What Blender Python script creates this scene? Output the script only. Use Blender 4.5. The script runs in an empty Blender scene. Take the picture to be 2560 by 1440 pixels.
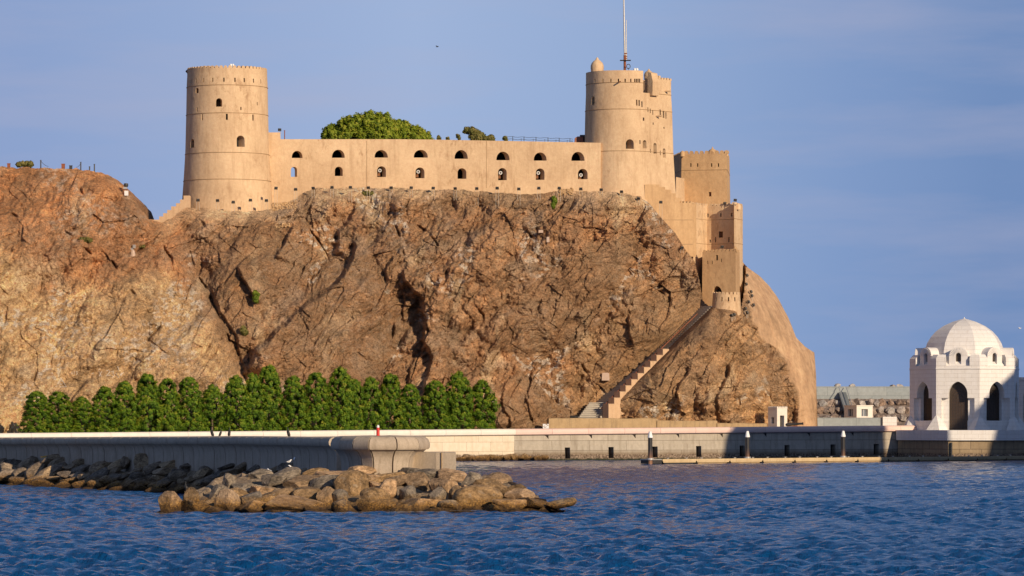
import bpy, bmesh, math, random
import numpy as np
from mathutils import Vector, noise as mnoise

# ------------------------------------------------------------------ camera, sky, sun, exposure
scene = bpy.context.scene
F = 10000.0          # focal length in photo pixels (2560 wide)
CX, HY = 1280.0, 1057.0   # principal column, horizon row
H = 5.4              # eye height above the sea
cam_d = bpy.data.cameras.new('camera'); cam = bpy.data.objects.new('camera', cam_d)
scene.collection.objects.link(cam); scene.camera = cam
cam.location = (0, 0, H); cam.rotation_euler = (math.radians(90), 0, 0)
cam_d.sensor_width = 36; cam_d.lens = 36 * F / 2560
cam_d.shift_y = (HY - 720) / 2560
cam_d.clip_start = 1; cam_d.clip_end = 20000

SUN_AZ, SUN_EL = math.radians(35.9), math.radians(19)   # right of the camera's back
sdir = Vector((math.sin(SUN_AZ) * math.cos(SUN_EL), -math.cos(SUN_AZ) * math.cos(SUN_EL), math.sin(SUN_EL)))
sun_d = bpy.data.lights.new('sun', 'SUN'); sun = bpy.data.objects.new('sun', sun_d)
scene.collection.objects.link(sun)
sun_d.energy = 4.7; sun_d.angle = math.radians(0.55); sun_d.color = (1.0, 0.80, 0.56)
sun.rotation_euler = sdir.to_track_quat('Z', 'Y').to_euler(); sun.location = (60, -60, 120)

world = bpy.data.worlds.new('World'); scene.world = world; world.use_nodes = True
wt = world.node_tree; wt.nodes.clear()
def wn(t, **k):
    n = wt.nodes.new(t)
    for a, b in k.items(): setattr(n, a, b)
    return n
sky = wn('ShaderNodeTexSky', sky_type='NISHITA', sun_disc=False)
sky.sun_elevation = SUN_EL; sky.sun_rotation = math.radians(180) - SUN_AZ
sky.air_density = 1.0; sky.dust_density = 0.3; sky.ozone_density = 3.0
wtc = wn('ShaderNodeTexCoord')
wsep = wn('ShaderNodeSeparateXYZ'); wt.links.new(wtc.outputs['Generated'], wsep.inputs[0])
# the air's own colour by direction: deeper blue towards the right and overhead
rz = wn('ShaderNodeValToRGB'); wt.links.new(wsep.outputs['Z'], rz.inputs[0])
cr = rz.color_ramp; cr.elements[0].position = 0.0; cr.elements[0].color = (0.30, 0.60, 1.22, 1)
cr.elements[1].position = 0.6; cr.elements[1].color = (1, 1, 1.02, 1)
e = cr.elements.new(0.045); e.color = (0.80, 0.98, 1.42, 1)
e = cr.elements.new(0.11); e.color = (0.62, 0.92, 1.60, 1)
e = cr.elements.new(0.25); e.color = (0.60, 0.85, 1.3, 1)
mx1 = wn('ShaderNodeMix', data_type='RGBA', blend_type='MULTIPLY'); mx1.inputs['Factor'].default_value = 1
wt.links.new(sky.outputs[0], mx1.inputs['A']); wt.links.new(rz.outputs[0], mx1.inputs['B'])
# the hazy band near the horizon: milky blue ahead, clearer and deeper to the right
rx = wn('ShaderNodeMapRange'); rx.inputs['From Min'].default_value = -0.3; rx.inputs['From Max'].default_value = 0.3; wt.links.new(wsep.outputs['X'], rx.inputs['Value'])
rc = wn('ShaderNodeValToRGB'); wt.links.new(rx.outputs[0], rc.inputs[0]); K = 1 / 0.075
cr = rc.color_ramp; el = [(.0, (.26, .34, .57)), (.30, (.265, .365, .61)), (.46, (.345, .455, .69)), (.55, (.295, .41, .65)), (.64, (.215, .325, .57)), (.70, (.17, .275, .51)), (1., (.17, .26, .48))]
while len(cr.elements) < len(el): cr.elements.new(.5)
for e_, (p_, c_) in zip(cr.elements, el): e_.position = p_; e_.color = (*c_, 1)
vk = wn('ShaderNodeVectorMath', operation='SCALE'); vk.inputs['Scale'].default_value = K; wt.links.new(rc.outputs[0], vk.inputs[0])
rf = wn('ShaderNodeMapRange'); rf.interpolation_type = 'SMOOTHSTEP'; rf.inputs['From Min'].default_value = 0.10; rf.inputs['From Max'].default_value = 0.38; rf.inputs['To Min'].default_value = 1; rf.inputs['To Max'].default_value = 0; wt.links.new(wsep.outputs['Z'], rf.inputs['Value'])
vx = wn('ShaderNodeMix', data_type='RGBA'); wt.links.new(rf.outputs[0], vx.inputs['Factor']); wt.links.new(mx1.outputs['Result'], vx.inputs['A']); wt.links.new(vk.outputs[0], vx.inputs['B'])
# thin veils of cirrus
wm = wn('ShaderNodeMapping'); wm.inputs['Scale'].default_value = (5, 5, 34); wm.inputs['Rotation'].default_value = (0, 0.10, 0); wt.links.new(wtc.outputs['Generated'], wm.inputs[0])
wnz = wn('ShaderNodeTexNoise'); wnz.inputs['Scale'].default_value = 1.6; wnz.inputs['Detail'].default_value = 6; wnz.inputs['Roughness'].default_value = 0.55; wt.links.new(wm.outputs[0], wnz.inputs['Vector'])
wr = wn('ShaderNodeMapRange'); wr.inputs['From Min'].default_value = 0.45; wr.inputs['From Max'].default_value = 0.8; wr.inputs['To Max'].default_value = 0.5; wt.links.new(wnz.outputs[0], wr.inputs['Value'])
mx2 = wn('ShaderNodeMix', data_type='RGBA'); wt.links.new(wr.outputs[0], mx2.inputs['Factor']); wt.links.new(vx.outputs['Result'], mx2.inputs['A'])
mx2.inputs['B'].default_value = (5.9, 5.9, 7.7, 1)
bg = wn('ShaderNodeBackground'); bg.inputs['Strength'].default_value = 0.075; wt.links.new(mx2.outputs['Result'], bg.inputs[0])
wo = wn('ShaderNodeOutputWorld'); wt.links.new(bg.outputs[0], wo.inputs[0])
vs = scene.view_settings; vs.view_transform = 'Standard'; vs.look = 'None'; vs.gamma = 1; vs.use_curve_mapping = False; vs.exposure = 0.0
scene.display_settings.display_device = 'sRGB'
scene.cycles.max_bounces = 6; scene.cycles.diffuse_bounces = 3; scene.cycles.glossy_bounces = 3; scene.cycles.use_denoising = True
scene.cycles.sample_clamp_indirect = 4

rng = np.random.default_rng(7); random.seed(7)
A = lambda *a: np.array(a, float)
def P(px, py, D): return A((px - CX) * D / F, D, H - (py - HY) * D / F)
def zat(py, D): return H - (py - HY) * D / F
def xat(px, D): return (px - CX) * D / F

# ------------------------------------------------------------------ numpy noise
def h2(ix, iy, seed):
    n = (ix.astype(np.int64) * 374761393 + iy.astype(np.int64) * 668265263 + int(seed) * 1442695041) & 0xffffffff
    n = ((n ^ (n >> 13)) * 1274126177) & 0xffffffff
    n = ((n ^ (n >> 16)) * 2246822519) & 0xffffffff
    n = n ^ (n >> 15)
    return (n & 0xffffff) / float(0x1000000)
def pn(x, y, seed=0):
    ix = np.floor(x); iy = np.floor(y); fx = x - ix; fy = y - iy
    u = fx**3 * (fx * (fx * 6 - 15) + 10); v = fy**3 * (fy * (fy * 6 - 15) + 10)
    def g(dx, dy):
        a = h2(ix + dx, iy + dy, seed) * 2 * np.pi
        return np.cos(a) * (fx - dx) + np.sin(a) * (fy - dy)
    a = g(0, 0) * (1 - u) + g(1, 0) * u; b = g(0, 1) * (1 - u) + g(1, 1) * u
    return (a * (1 - v) + b * v) * 1.4
def fbm(x, y, o, seed=0, gain=.5):
    s = 0; a = 1.; f = 1.
    for i in range(o):
        s = s + a * pn(x * f, y * f, seed + i * 17); a *= gain; f *= 2.03
    return s
def facets(X, Z, cell, rot, aniso, seed, tilt=.35):
    """random tilted planes per Voronoi cell: height, edge distance, cell random"""
    c, s = math.cos(rot), math.sin(rot)
    a = (X * c + Z * s) / (cell * aniso); b = (-X * s + Z * c) / cell
    ia = np.floor(a); ib = np.floor(b)
    f1 = np.full(X.shape, 9.); f2 = np.full(X.shape, 9.); ht = np.zeros(X.shape); rid = np.zeros(X.shape)
    for da in (-1, 0, 1):
        for db in (-1, 0, 1):
            ca, cb = ia + da, ib + db
            pa = ca + .1 + .8 * h2(ca, cb, seed); pb = cb + .1 + .8 * h2(ca, cb, seed + 1)
            va, vb = a - pa, b - pb; d = np.sqrt(va * va + vb * vb)
            r = h2(ca, cb, seed + 2)
            hh = (r - .5) * .5 + va * (h2(ca, cb, seed + 3) - .5) * 2 * tilt * aniso + vb * (h2(ca, cb, seed + 4) - .5) * 2 * tilt
            near = d < f1
            f2 = np.where(near, f1, np.minimum(f2, d))
            ht = np.where(near, hh, ht); rid = np.where(near, r, rid); f1 = np.where(near, d, f1)
    return ht * cell, (f2 - f1) * cell, rid
def sstep(a, b, x):
    t = np.clip((x - a) / (b - a), 0, 1); return t * t * (3 - 2 * t)

# ------------------------------------------------------------------ objects
col = scene.collection
def wloc(p):
    v = Vector((0, 0, 0))
    while p is not None: v = v + p.location; p = p.parent
    return v
def link(name, me, mat=None, parent=None):
    o = bpy.data.objects.new(name, me); col.objects.link(o)
    if mat is not None: me.materials.append(mat)
    if parent is not None: o.parent = parent
    return o
def tag(o, label=None, cat=None, group=None, kind=None):
    if label: o['label'] = label
    if cat: o['category'] = cat
    if group: o['group'] = group
    if kind or cat: o['kind'] = kind or 'thing'
    return o
def thing(name, label, cat, loc=(0, 0, 0), group=None):
    o = bpy.data.objects.new(name, None); col.objects.link(o); o.location = tuple(float(a) for a in loc); o.empty_display_size = .5; o['kind'] = 'thing'
    return tag(o, label, cat, group)
def dup(o, parent=None):
    c = o.copy(); col.objects.link(c); c.parent = parent
    for ch in o.children: dup(ch, c)
    return c
def mesh_np(name, V, Q, smooth=False):
    me = bpy.data.meshes.new(name); V = np.asarray(V, np.float32); Q = np.asarray(Q, np.int32); k = Q.shape[1]
    me.vertices.add(len(V)); me.vertices.foreach_set('co', V.ravel())
    me.loops.add(Q.size); me.loops.foreach_set('vertex_index', Q.ravel())
    me.polygons.add(len(Q)); me.polygons.foreach_set('loop_start', np.arange(0, Q.size, k, dtype=np.int32))
    me.polygons.foreach_set('loop_total', np.full(len(Q), k, np.int32))
    me.polygons.foreach_set('use_smooth', np.full(len(Q), smooth))
    me.update(calc_edges=True); me.validate(); return me
def vcol(me, C, name='Col'):
    at = me.color_attributes.new(name, 'FLOAT_COLOR', 'POINT'); C = np.c_[C, np.ones(len(C))].astype(np.float32)
    at.data.foreach_set('color', C.ravel())

class MB:
    def __init__(s): s.v = []; s.f = []
    def add(s, vs, fs):
        n = len(s.v); s.v += [tuple(float(c) for c in v) for v in vs]; s.f += [tuple(n + i for i in f) for f in fs]; return s
    def loops(s, L, caps=True, closed=True):
        n = len(L[0]); vs = [p for l in L for p in l]; fs = []
        for k in range(len(L) - 1):
            for i in range(n if closed else n - 1):
                j = (i + 1) % n; fs.append((k * n + i, k * n + j, (k + 1) * n + j, (k + 1) * n + i))
        if caps: fs.append(tuple(range(n - 1, -1, -1))); fs.append(tuple((len(L) - 1) * n + i for i in range(n)))
        return s.add(vs, fs)
    def box(s, c, sz, rz=0., tilt=0.):
        c = A(*c); x, y, z = [q / 2 for q in sz]; pts = []
        for a, b, d in ((-x, -y, -z), (x, -y, -z), (x, y, -z), (-x, y, -z), (-x, -y, z), (x, -y, z), (x, y, z), (-x, y, z)):
            b, d = b * math.cos(tilt) - d * math.sin(tilt), b * math.sin(tilt) + d * math.cos(tilt)
            pts.append(c + A(a * math.cos(rz) - b * math.sin(rz), a * math.sin(rz) + b * math.cos(rz), d))
        return s.add(pts, [(3, 2, 1, 0), (4, 5, 6, 7), (0, 1, 5, 4), (1, 2, 6, 5), (2, 3, 7, 6), (3, 0, 4, 7)])
    def prism(s, pts, vec):
        pts = [A(*p) for p in pts]; return s.loops([pts, [p + A(*vec) for p in pts]])
    def uvprism(s, uv, o, U, V, vec):
        return s.prism([A(*o) + u * A(*U) + v * A(*V) for u, v in uv], vec)
    def tube(s, path, r, n=8, caps=True):
        path = [A(*p) for p in path]; L = []
        rr = r if hasattr(r, '__len__') else [r] * len(path)
        for i, p in enumerate(path):
            t = path[min(i + 1, len(path) - 1)] - path[max(i - 1, 0)]; t = t / (np.linalg.norm(t) + 1e-9)
            a = np.cross(t, A(0, 0, 1) if abs(t[2]) < .9 else A(1, 0, 0)); a /= np.linalg.norm(a); b = np.cross(t, a)
            L.append([p + rr[i] * (a * math.cos(q) + b * math.sin(q)) for q in np.linspace(0, 2 * math.pi, n, endpoint=False)])
        return s.loops(L, caps)
    def lathe(s, c, prof, n=24, ph=0.):
        c = A(*c); L = [[c + A(r * math.cos(q + ph), r * math.sin(q + ph), z) for q in np.linspace(0, 2 * math.pi, n, endpoint=False)] for r, z in prof]
        return s.loops(L)
    def build(s, name, mat, parent=None, smooth=None, uv=False, local=False):
        off = Vector((0, 0, 0)) if (local or parent is None) else wloc(parent)
        me = bpy.data.meshes.new(name)
        me.from_pydata([(v[0] - off[0], v[1] - off[1], v[2] - off[2]) for v in s.v], [], s.f)
        bm = bmesh.new(); bm.from_mesh(me); bmesh.ops.recalc_face_normals(bm, faces=bm.faces); bm.to_mesh(me); bm.free()
        o = link(name, me, mat, parent)
        finish(o, smooth, uv)
        return o
def finish(o, smooth, uv):
    me = o.data
    if smooth is not None:
        me.polygons.foreach_set('use_smooth', [True] * len(me.polygons)); me.set_sharp_from_angle(angle=math.radians(smooth))
    if uv: boxuv(o)
def boxuv(o):
    me = o.data; l = me.uv_layers.new(name='UVMap') if not me.uv_layers else me.uv_layers[0]
    for p in me.polygons:
        n = p.normal
        if abs(n.z) > .95: t = Vector((1, 0, 0)); b = Vector((0, 1, 0))
        else:
            t = Vector((-n.y, n.x, 0)).normalized(); b = Vector((0, 0, 1))
        for li in p.loop_indices:
            c = me.vertices[me.loops[li].vertex_index].co; l.data[li].uv = (c.dot(t), c.dot(b))
def cut(o, mb):
    """subtract the cutter shapes from o's mesh"""
    c = mb.build('cutter', None); off = wloc(o.parent) if o.parent else Vector((0, 0, 0)); 
    m = o.modifiers.new('b', 'BOOLEAN'); m.operation = 'DIFFERENCE'; m.solver = 'EXACT'; m.object = c
    bpy.context.view_layer.update(); dg = bpy.context.evaluated_depsgraph_get()
    me = bpy.data.meshes.new_from_object(o.evaluated_get(dg)); o.modifiers.clear(); old = o.data; o.data = me
    bpy.data.meshes.remove(old); cm = c.data; bpy.data.objects.remove(c); bpy.data.meshes.remove(cm)
def arch(w, h, kind='round', n=10):
    """arch outline, bottom centre at the origin"""
    if kind == 'rect': return [(-w / 2, 0), (w / 2, 0), (w / 2, h), (-w / 2, h)]
    if kind == 'half': y0 = h * .12; pts = [(w / 2 * math.cos(t), y0 + (h - y0) * math.sin(t)) for t in np.linspace(0, math.pi, n + 3)]
    elif kind == 'point':
        r = w * .68; y0 = h - math.sqrt(r * r - (r - w / 2)**2); a1 = math.acos((r - w / 2) / r)
        R_ = [(w / 2 - r + r * math.cos(t), y0 + r * math.sin(t)) for t in np.linspace(0, a1, n)]
        pts = R_ + [(-x, y) for x, y in reversed(R_[:-1])]
    else: y0 = h - w / 2; pts = [(w / 2 * math.cos(t), y0 + w / 2 * math.sin(t)) for t in np.linspace(0, math.pi, n + 3)]
    return [(-w / 2, 0), (w / 2, 0)] + pts
def miter(path):
    """left-hand... outward normals (to the right of travel) at each point of an open path"""
    N = []
    for i in range(len(path)):
        t0 = A(*path[i]) - A(*path[max(i - 1, 0)]); t1 = A(*path[min(i + 1, len(path) - 1)]) - A(*path[i])
        n = A(0., 0.)
        ns = []
        for t in (t0, t1):
            if np.linalg.norm(t) > 1e-6: t = t / np.linalg.norm(t); ns.append(A(t[1], -t[0]))
        n = sum(ns); n = n / np.linalg.norm(n); N.append(n / max(.4, float(np.dot(n, ns[0]))))
    return N
def sweep(mb, path, zs, prof, gap=0.0, segs=None):
    """closed profile [(out, up)] swept along path; one closed island per pair of points in segs"""
    N = miter(path); path = [A(*p) for p in path]
    def loop(p, n, z): return [A(p[0] + n[0] * o, p[1] + n[1] * o, z + u) for o, u in prof]
    if not gap: mb.loops([loop(p, n, z) for p, n, z in zip(path, N, zs)]); return mb
    for i in range(len(path) - 1):
        if segs is not None and i not in segs: continue
        t = path[i + 1] - path[i]; l = np.linalg.norm(t); t = t / l
        mb.loops([loop(path[i] + t * gap / 2, N[i], zs[i]), loop(path[i + 1] - t * gap / 2, N[i + 1], zs[i + 1])])
    return mb
def resample(pts, zs, step):
    pts = [A(*p) for p in pts]; d = [0.]
    for a, b in zip(pts, pts[1:]): d.append(d[-1] + np.linalg.norm(b - a))
    n = max(1, round(d[-1] / step)); q = np.linspace(0, d[-1], n + 1)
    return [A(x, y) for x, y in zip(np.interp(q, d, [p[0] for p in pts]), np.interp(q, d, [p[1] for p in pts]))], list(np.interp(q, d, zs))

# ------------------------------------------------------------------ materials
class NT:
    def __init__(s, name):
        s.m = bpy.data.materials.new(name); s.m.use_nodes = True; s.t = s.m.node_tree; s.t.nodes.clear()
        s.out = s.n('ShaderNodeOutputMaterial'); s.b = s.n('ShaderNodeBsdfPrincipled'); s.l(s.b.outputs[0], s.out.inputs[0])
        s.tc = s.n('ShaderNodeTexCoord'); s.geo = s.n('ShaderNodeNewGeometry')
    def n(s, t, **k):
        q = s.t.nodes.new(t)
        for a, b in k.items(): setattr(q, a, b)
        return q
    def l(s, a, b): s.t.links.new(a, b)
    def set(s, k, v):
        if hasattr(v, 'is_linked') or isinstance(v, bpy.types.NodeSocket): s.l(v, s.b.inputs[k])
        else: s.b.inputs[k].default_value = v
    def map(s, src, sc):
        m = s.n('ShaderNodeMapping'); m.inputs['Scale'].default_value = sc if hasattr(sc, '__len__') else (sc, sc, sc); s.l(src, m.inputs[0]); return m.outputs[0]
    def noise(s, vec, scale, detail=5, rough=.6, dist=0., out=0):
        q = s.n('ShaderNodeTexNoise'); q.inputs['Scale'].default_value = scale; q.inputs['Detail'].default_value = detail
        q.inputs['Roughness'].default_value = rough; q.inputs['Distortion'].default_value = dist
        if vec is not None: s.l(vec, q.inputs['Vector'])
        return q.outputs[out]
    def ramp(s, src, *st):
        r = s.n('ShaderNodeValToRGB'); s.l(src, r.inputs[0]); el = r.color_ramp.elements
        while len(el) < len(st): el.new(.5)
        for x, (p, c) in zip(el, st): x.position = p; x.color = (*c, 1) if hasattr(c, '__len__') else (c, c, c, 1)
        return r.outputs[0]
    def rng(s, src, a, b, c=0., d=1.):
        r = s.n('ShaderNodeMapRange'); s.l(src, r.inputs[0])
        for i, q in enumerate((a, b, c, d)): r.inputs[i + 1].default_value = q
        return r.outputs[0]
    def mix(s, f, a, b, bt='MIX'):
        m = s.n('ShaderNodeMix', data_type='RGBA', blend_type=bt)
        for k, v in (('Factor', f), ('A', a), ('B', b)):
            if isinstance(v, bpy.types.NodeSocket): s.l(v, m.inputs[k])
            else: m.inputs[k].default_value = v if not hasattr(v, '__len__') else (*v, 1)[:4]
        return m.outputs['Result']
    def math(s, op, a, b=0.):
        m = s.n('ShaderNodeMath', operation=op)
        for i, v in enumerate((a, b)):
            if isinstance(v, bpy.types.NodeSocket): s.l(v, m.inputs[i])
            else: m.inputs[i].default_value = v
        return m.outputs[0]
    def bump(s, h, strength=.5, dist=.1, prev=None):
        b = s.n('ShaderNodeBump'); b.inputs['Strength'].default_value = strength; b.inputs['Distance'].default_value = dist
        s.l(h, b.inputs['Height'])
        if prev is not None: s.l(prev, b.inputs['Normal'])
        s.l(b.outputs[0], s.b.inputs['Normal']); return b.outputs[0]
def mottled(name, c1, c2, scale=1., rough=.85, bump=.3, bd=.05, metal=0.):
    t = NT(name); p = t.geo.outputs['Position']
    n = t.noise(p, scale, 6, .65); t.set('Base Color', t.ramp(n, (.3, c1), (.7, c2))); t.set('Roughness', rough); t.set('Metallic', metal)
    if bump: t.bump(t.noise(p, scale * 5, 4), bump, bd)
    return t.m
def plaster(name, c1, c2, stain=.5, patch=(.33, .19, .10)):
    t = NT(name); p = t.geo.outputs['Position']
    big = t.noise(p, .16, 5, .65); c = t.ramp(big, (.3, tuple(v * .88 for v in c1)), (.7, c2))
    fine = t.noise(p, 2.2, 6, .7); c = t.mix(.35, c, t.ramp(fine, (.25, .35), (.75, .75)), 'OVERLAY')
    streak = t.noise(t.map(p, (1.1, 1.1, .16)), 1.0, 5, .7); c = t.mix(t.rng(streak, .50, .70, 0, .42), c, patch)
    area = t.noise(p, .13, 3, .5); st = t.noise(t.map(p, (.9, .9, .45)), 1.3, 6, .75, .6)
    f = t.math('MULTIPLY', t.rng(area, .47, .60), t.rng(st, .53, .64, 0, stain * 1.3)); c = t.mix(f, c, patch)
    t.set('Base Color', c); t.set('Roughness', .92); t.set('Specular IOR Level', .2)
    b = t.bump(t.noise(p, .7, 5, .6), .45, .22); t.bump(t.noise(p, 5., 4, .7), .35, .05, b)
    return t.m
M = {}
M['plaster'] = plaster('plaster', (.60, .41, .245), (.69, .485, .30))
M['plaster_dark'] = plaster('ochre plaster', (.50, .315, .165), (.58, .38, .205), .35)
M['band'] = mottled('groove', (.30, .19, .10), (.40, .26, .14), 2.)
M['dark'] = mottled('painted interior shade', (.012, .009, .008), (.03, .022, .018), 2., .9, 0)  # near-black paint standing in for the unlit inside of openings
M['timber'] = mottled('timber', (.16, .07, .03), (.25, .11, .05), 4.)
M['iron'] = mottled('iron', (.02, .02, .022), (.06, .055, .05), 6., .5, .2, .01)
M['rust'] = mottled('rust', (.20, .055, .022), (.30, .10, .045), 5., .8, .2, .02)
M['pipe'] = mottled('pale pipe', (.45, .38, .30), (.60, .52, .42), 4., .6, 0)
M['steel'] = mottled('steel', (.35, .34, .33), (.55, .53, .50), 4., .4, 0, 0, .3)
M['glass'] = mottled('lamp glass', (.10, .11, .12), (.22, .24, .26), 9., .15, 0)
M['white'] = mottled('white paint', (.72, .72, .72), (.85, .85, .84), 3., .5, 0)
M['red'] = mottled('red paint', (.55, .025, .02), (.68, .05, .035), 4., .45, 0)
M['black'] = mottled('black feathers', (.008, .008, .009), (.022, .020, .018), 14., .6, 0)
M['beak'] = mottled('beak', (.35, .25, .12), (.45, .33, .18), 14., .6, 0)
M['trunk'] = mottled('bark', (.10, .065, .04), (.20, .14, .09), 4.)
M['pavement'] = mottled('pavement', (.34, .28, .22), (.45, .38, .31), .6)
M['brick'] = mottled('loose stone', (.40, .24, .11), (.58, .39, .21), 2.5)

def rockmat():
    t = NT('cliff rock'); p = t.tc.outputs['Object']
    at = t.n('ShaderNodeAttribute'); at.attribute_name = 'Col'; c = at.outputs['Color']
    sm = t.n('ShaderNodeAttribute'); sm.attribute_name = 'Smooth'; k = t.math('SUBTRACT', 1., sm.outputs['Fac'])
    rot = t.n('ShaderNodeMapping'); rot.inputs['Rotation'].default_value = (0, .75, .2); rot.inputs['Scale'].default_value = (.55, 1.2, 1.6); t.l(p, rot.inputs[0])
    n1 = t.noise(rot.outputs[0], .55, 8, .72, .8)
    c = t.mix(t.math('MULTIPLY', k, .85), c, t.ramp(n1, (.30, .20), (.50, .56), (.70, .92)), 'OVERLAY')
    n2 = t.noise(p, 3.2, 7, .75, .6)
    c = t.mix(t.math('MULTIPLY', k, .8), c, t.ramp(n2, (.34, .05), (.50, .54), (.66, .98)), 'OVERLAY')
    # straw-dry scrub and pale veins
    v = t.noise(rot.outputs[0], 1.5, 7, .7, 1.6); ridge = t.math('ABSOLUTE', t.math('SUBTRACT', v, .5))
    gate = t.rng(t.noise(p, .22, 4, .6), .36, .56)
    c = t.mix(t.math('MULTIPLY', t.math('MULTIPLY', t.rng(ridge, .036, .006), gate), t.math('MULTIPLY', k, .6)), c, (.48, .35, .22))
    v3 = t.noise(p, 5.5, 6, .75, 2.0); r3 = t.math('ABSOLUTE', t.math('SUBTRACT', v3, .52))
    c = t.mix(t.math('MULTIPLY', t.rng(r3, .03, .006), t.math('MULTIPLY', k, .45)), c, (.50, .36, .22))
    w = t.noise(t.map(p, (1, 1, .7)), 1.1, 7, .8, 1.2); g2 = t.rng(t.noise(p, .12, 3), .55, .66)
    c = t.mix(t.math('MULTIPLY', t.math('MULTIPLY', t.rng(w, .62, .70), g2), t.math('MULTIPLY', k, .6)), c, (.52, .46, .38))
    rustn = t.noise(p, .35, 6, .7, .5)
    c = t.mix(t.rng(rustn, .55, .75, 0, .35), c, (.26, .10, .035))
    # weather streaks on the sprayed, smooth part
    sk = t.noise(t.map(p, (.9, .5, .10)), 1.0, 6, .7, .4)
    c = t.mix(t.math('MULTIPLY', sm.outputs['Fac'], .7), c, t.ramp(sk, (.30, .26), (.5, .52), (.70, .74)), 'OVERLAY')
    c = t.mix(t.math('MULTIPLY', sm.outputs['Fac'], .45), c, t.ramp(t.noise(p, 1.4, 6, .7), (.3, .3), (.7, .72)), 'OVERLAY')
    t.set('Base Color', c); t.set('Roughness', .93); t.set('Specular IOR Level', .15)
    vo = t.n('ShaderNodeTexVoronoi', feature='F1', distance='CHEBYCHEV'); vo.inputs['Scale'].default_value = .9
    d = t.n('ShaderNodeVectorMath', operation='ADD'); t.l(rot.outputs[0], d.inputs[0]); t.l(t.noise(p, 1., 4, .6, 0, 1), d.inputs[1]); t.l(d.outputs[0], vo.inputs['Vector'])
    hgt = t.math('ADD', t.math('MULTIPLY', vo.outputs['Distance'], .6), t.noise(rot.outputs[0], 1.2, 9, .74, 1.))
    b1 = t.n('ShaderNodeBump'); b1.inputs['Distance'].default_value = .75; t.l(t.math('ADD', t.math('MULTIPLY', k, .4), .2), b1.inputs['Strength']); t.l(hgt, b1.inputs['Height'])
    b1.inputs['Strength'].default_value = .6
    b2 = t.n('ShaderNodeBump'); b2.inputs['Distance'].default_value = .25; b2.inputs['Strength'].default_value = .8; t.l(t.noise(p, 5., 6, .75), b2.inputs['Height']); t.l(b1.outputs[0], b2.inputs['Normal'])
    t.l(b2.outputs[0], t.b.inputs['Normal'])
    return t.m
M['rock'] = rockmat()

def bouldermat(name, tint=1.0, wet=True, pal=None):
    t = NT(name); p = t.tc.outputs['Object']; oi = t.n('ShaderNodeObjectInfo'); r = oi.outputs['Random']
    pal = pal or [(0., (.12, .08, .045)), (.2, (.36, .225, .105)), (.4, (.21, .14, .08)), (.6, (.46, .29, .155)), (.8, (.15, .125, .10)), (1., (.32, .25, .17))]
    c = t.ramp(r, *pal)
    ad = t.n('ShaderNodeVectorMath', operation='ADD'); t.l(p, ad.inputs[0]); cm = t.n('ShaderNodeCombineXYZ'); t.l(t.math('MULTIPLY', r, 40.), cm.inputs[0]); t.l(cm.outputs[0], ad.inputs[1]); q = ad.outputs[0]
    c = t.mix(.9, c, t.ramp(t.noise(q, 1.3, 8, .72, .6), (.30, .10), (.5, .5), (.70, .9)), 'OVERLAY')
    c = t.mix(.7, c, t.ramp(t.noise(q, 6., 6, .75, .3), (.34, .12), (.5, .52), (.66, .9)), 'OVERLAY')
    c = t.mix(t.rng(t.noise(q, 2.4, 6, .7, 1.), .56, .66, 0, .45), c, (.46, .37, .27))
    if wet:
        z = t.n('ShaderNodeSeparateXYZ'); t.l(t.geo.outputs['Position'], z.inputs[0])
        zz = t.math('ADD', z.outputs[2], t.math('MULTIPLY', t.math('SUBTRACT', t.noise(t.geo.outputs['Position'], 1.6, 4), .5), .8))
        sp = t.noise(t.geo.outputs['Position'], 9., 3, .7)
        weed = t.ramp(sp, (.42, (.06, .028, .008)), (.60, (.34, .175, .035)), (.74, (.55, .36, .12)))
        c = t.mix(t.rng(zz, 1.05, .45, 0, .88), c, weed)
        c = t.mix(t.rng(zz, .55, .2, 0, .85), c, (.035, .02, .01))
    t.set('Base Color', c); t.set('Roughness', .85); t.set('Specular IOR Level', .25)
    b = t.bump(t.noise(q, 2.2, 8, .7, .5), .8, .16); t.bump(t.noise(q, 12., 4, .7), .6, .05, b)
    return t.m
M['boulder'] = bouldermat('boulder')
M['granite'] = bouldermat('breakwater stone', wet=False, pal=[(0., (.17, .14, .125)), (.3, (.30, .20, .14)), (.55, (.40, .38, .36)), (.8, (.26, .19, .15)), (1., (.34, .30, .27))])
M['slate'] = bouldermat('revetment stone', pal=[(0., (.13, .11, .09)), (.3, (.28, .20, .12)), (.55, (.19, .15, .115)), (.8, (.36, .25, .14)), (1., (.24, .20, .165))])

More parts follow.
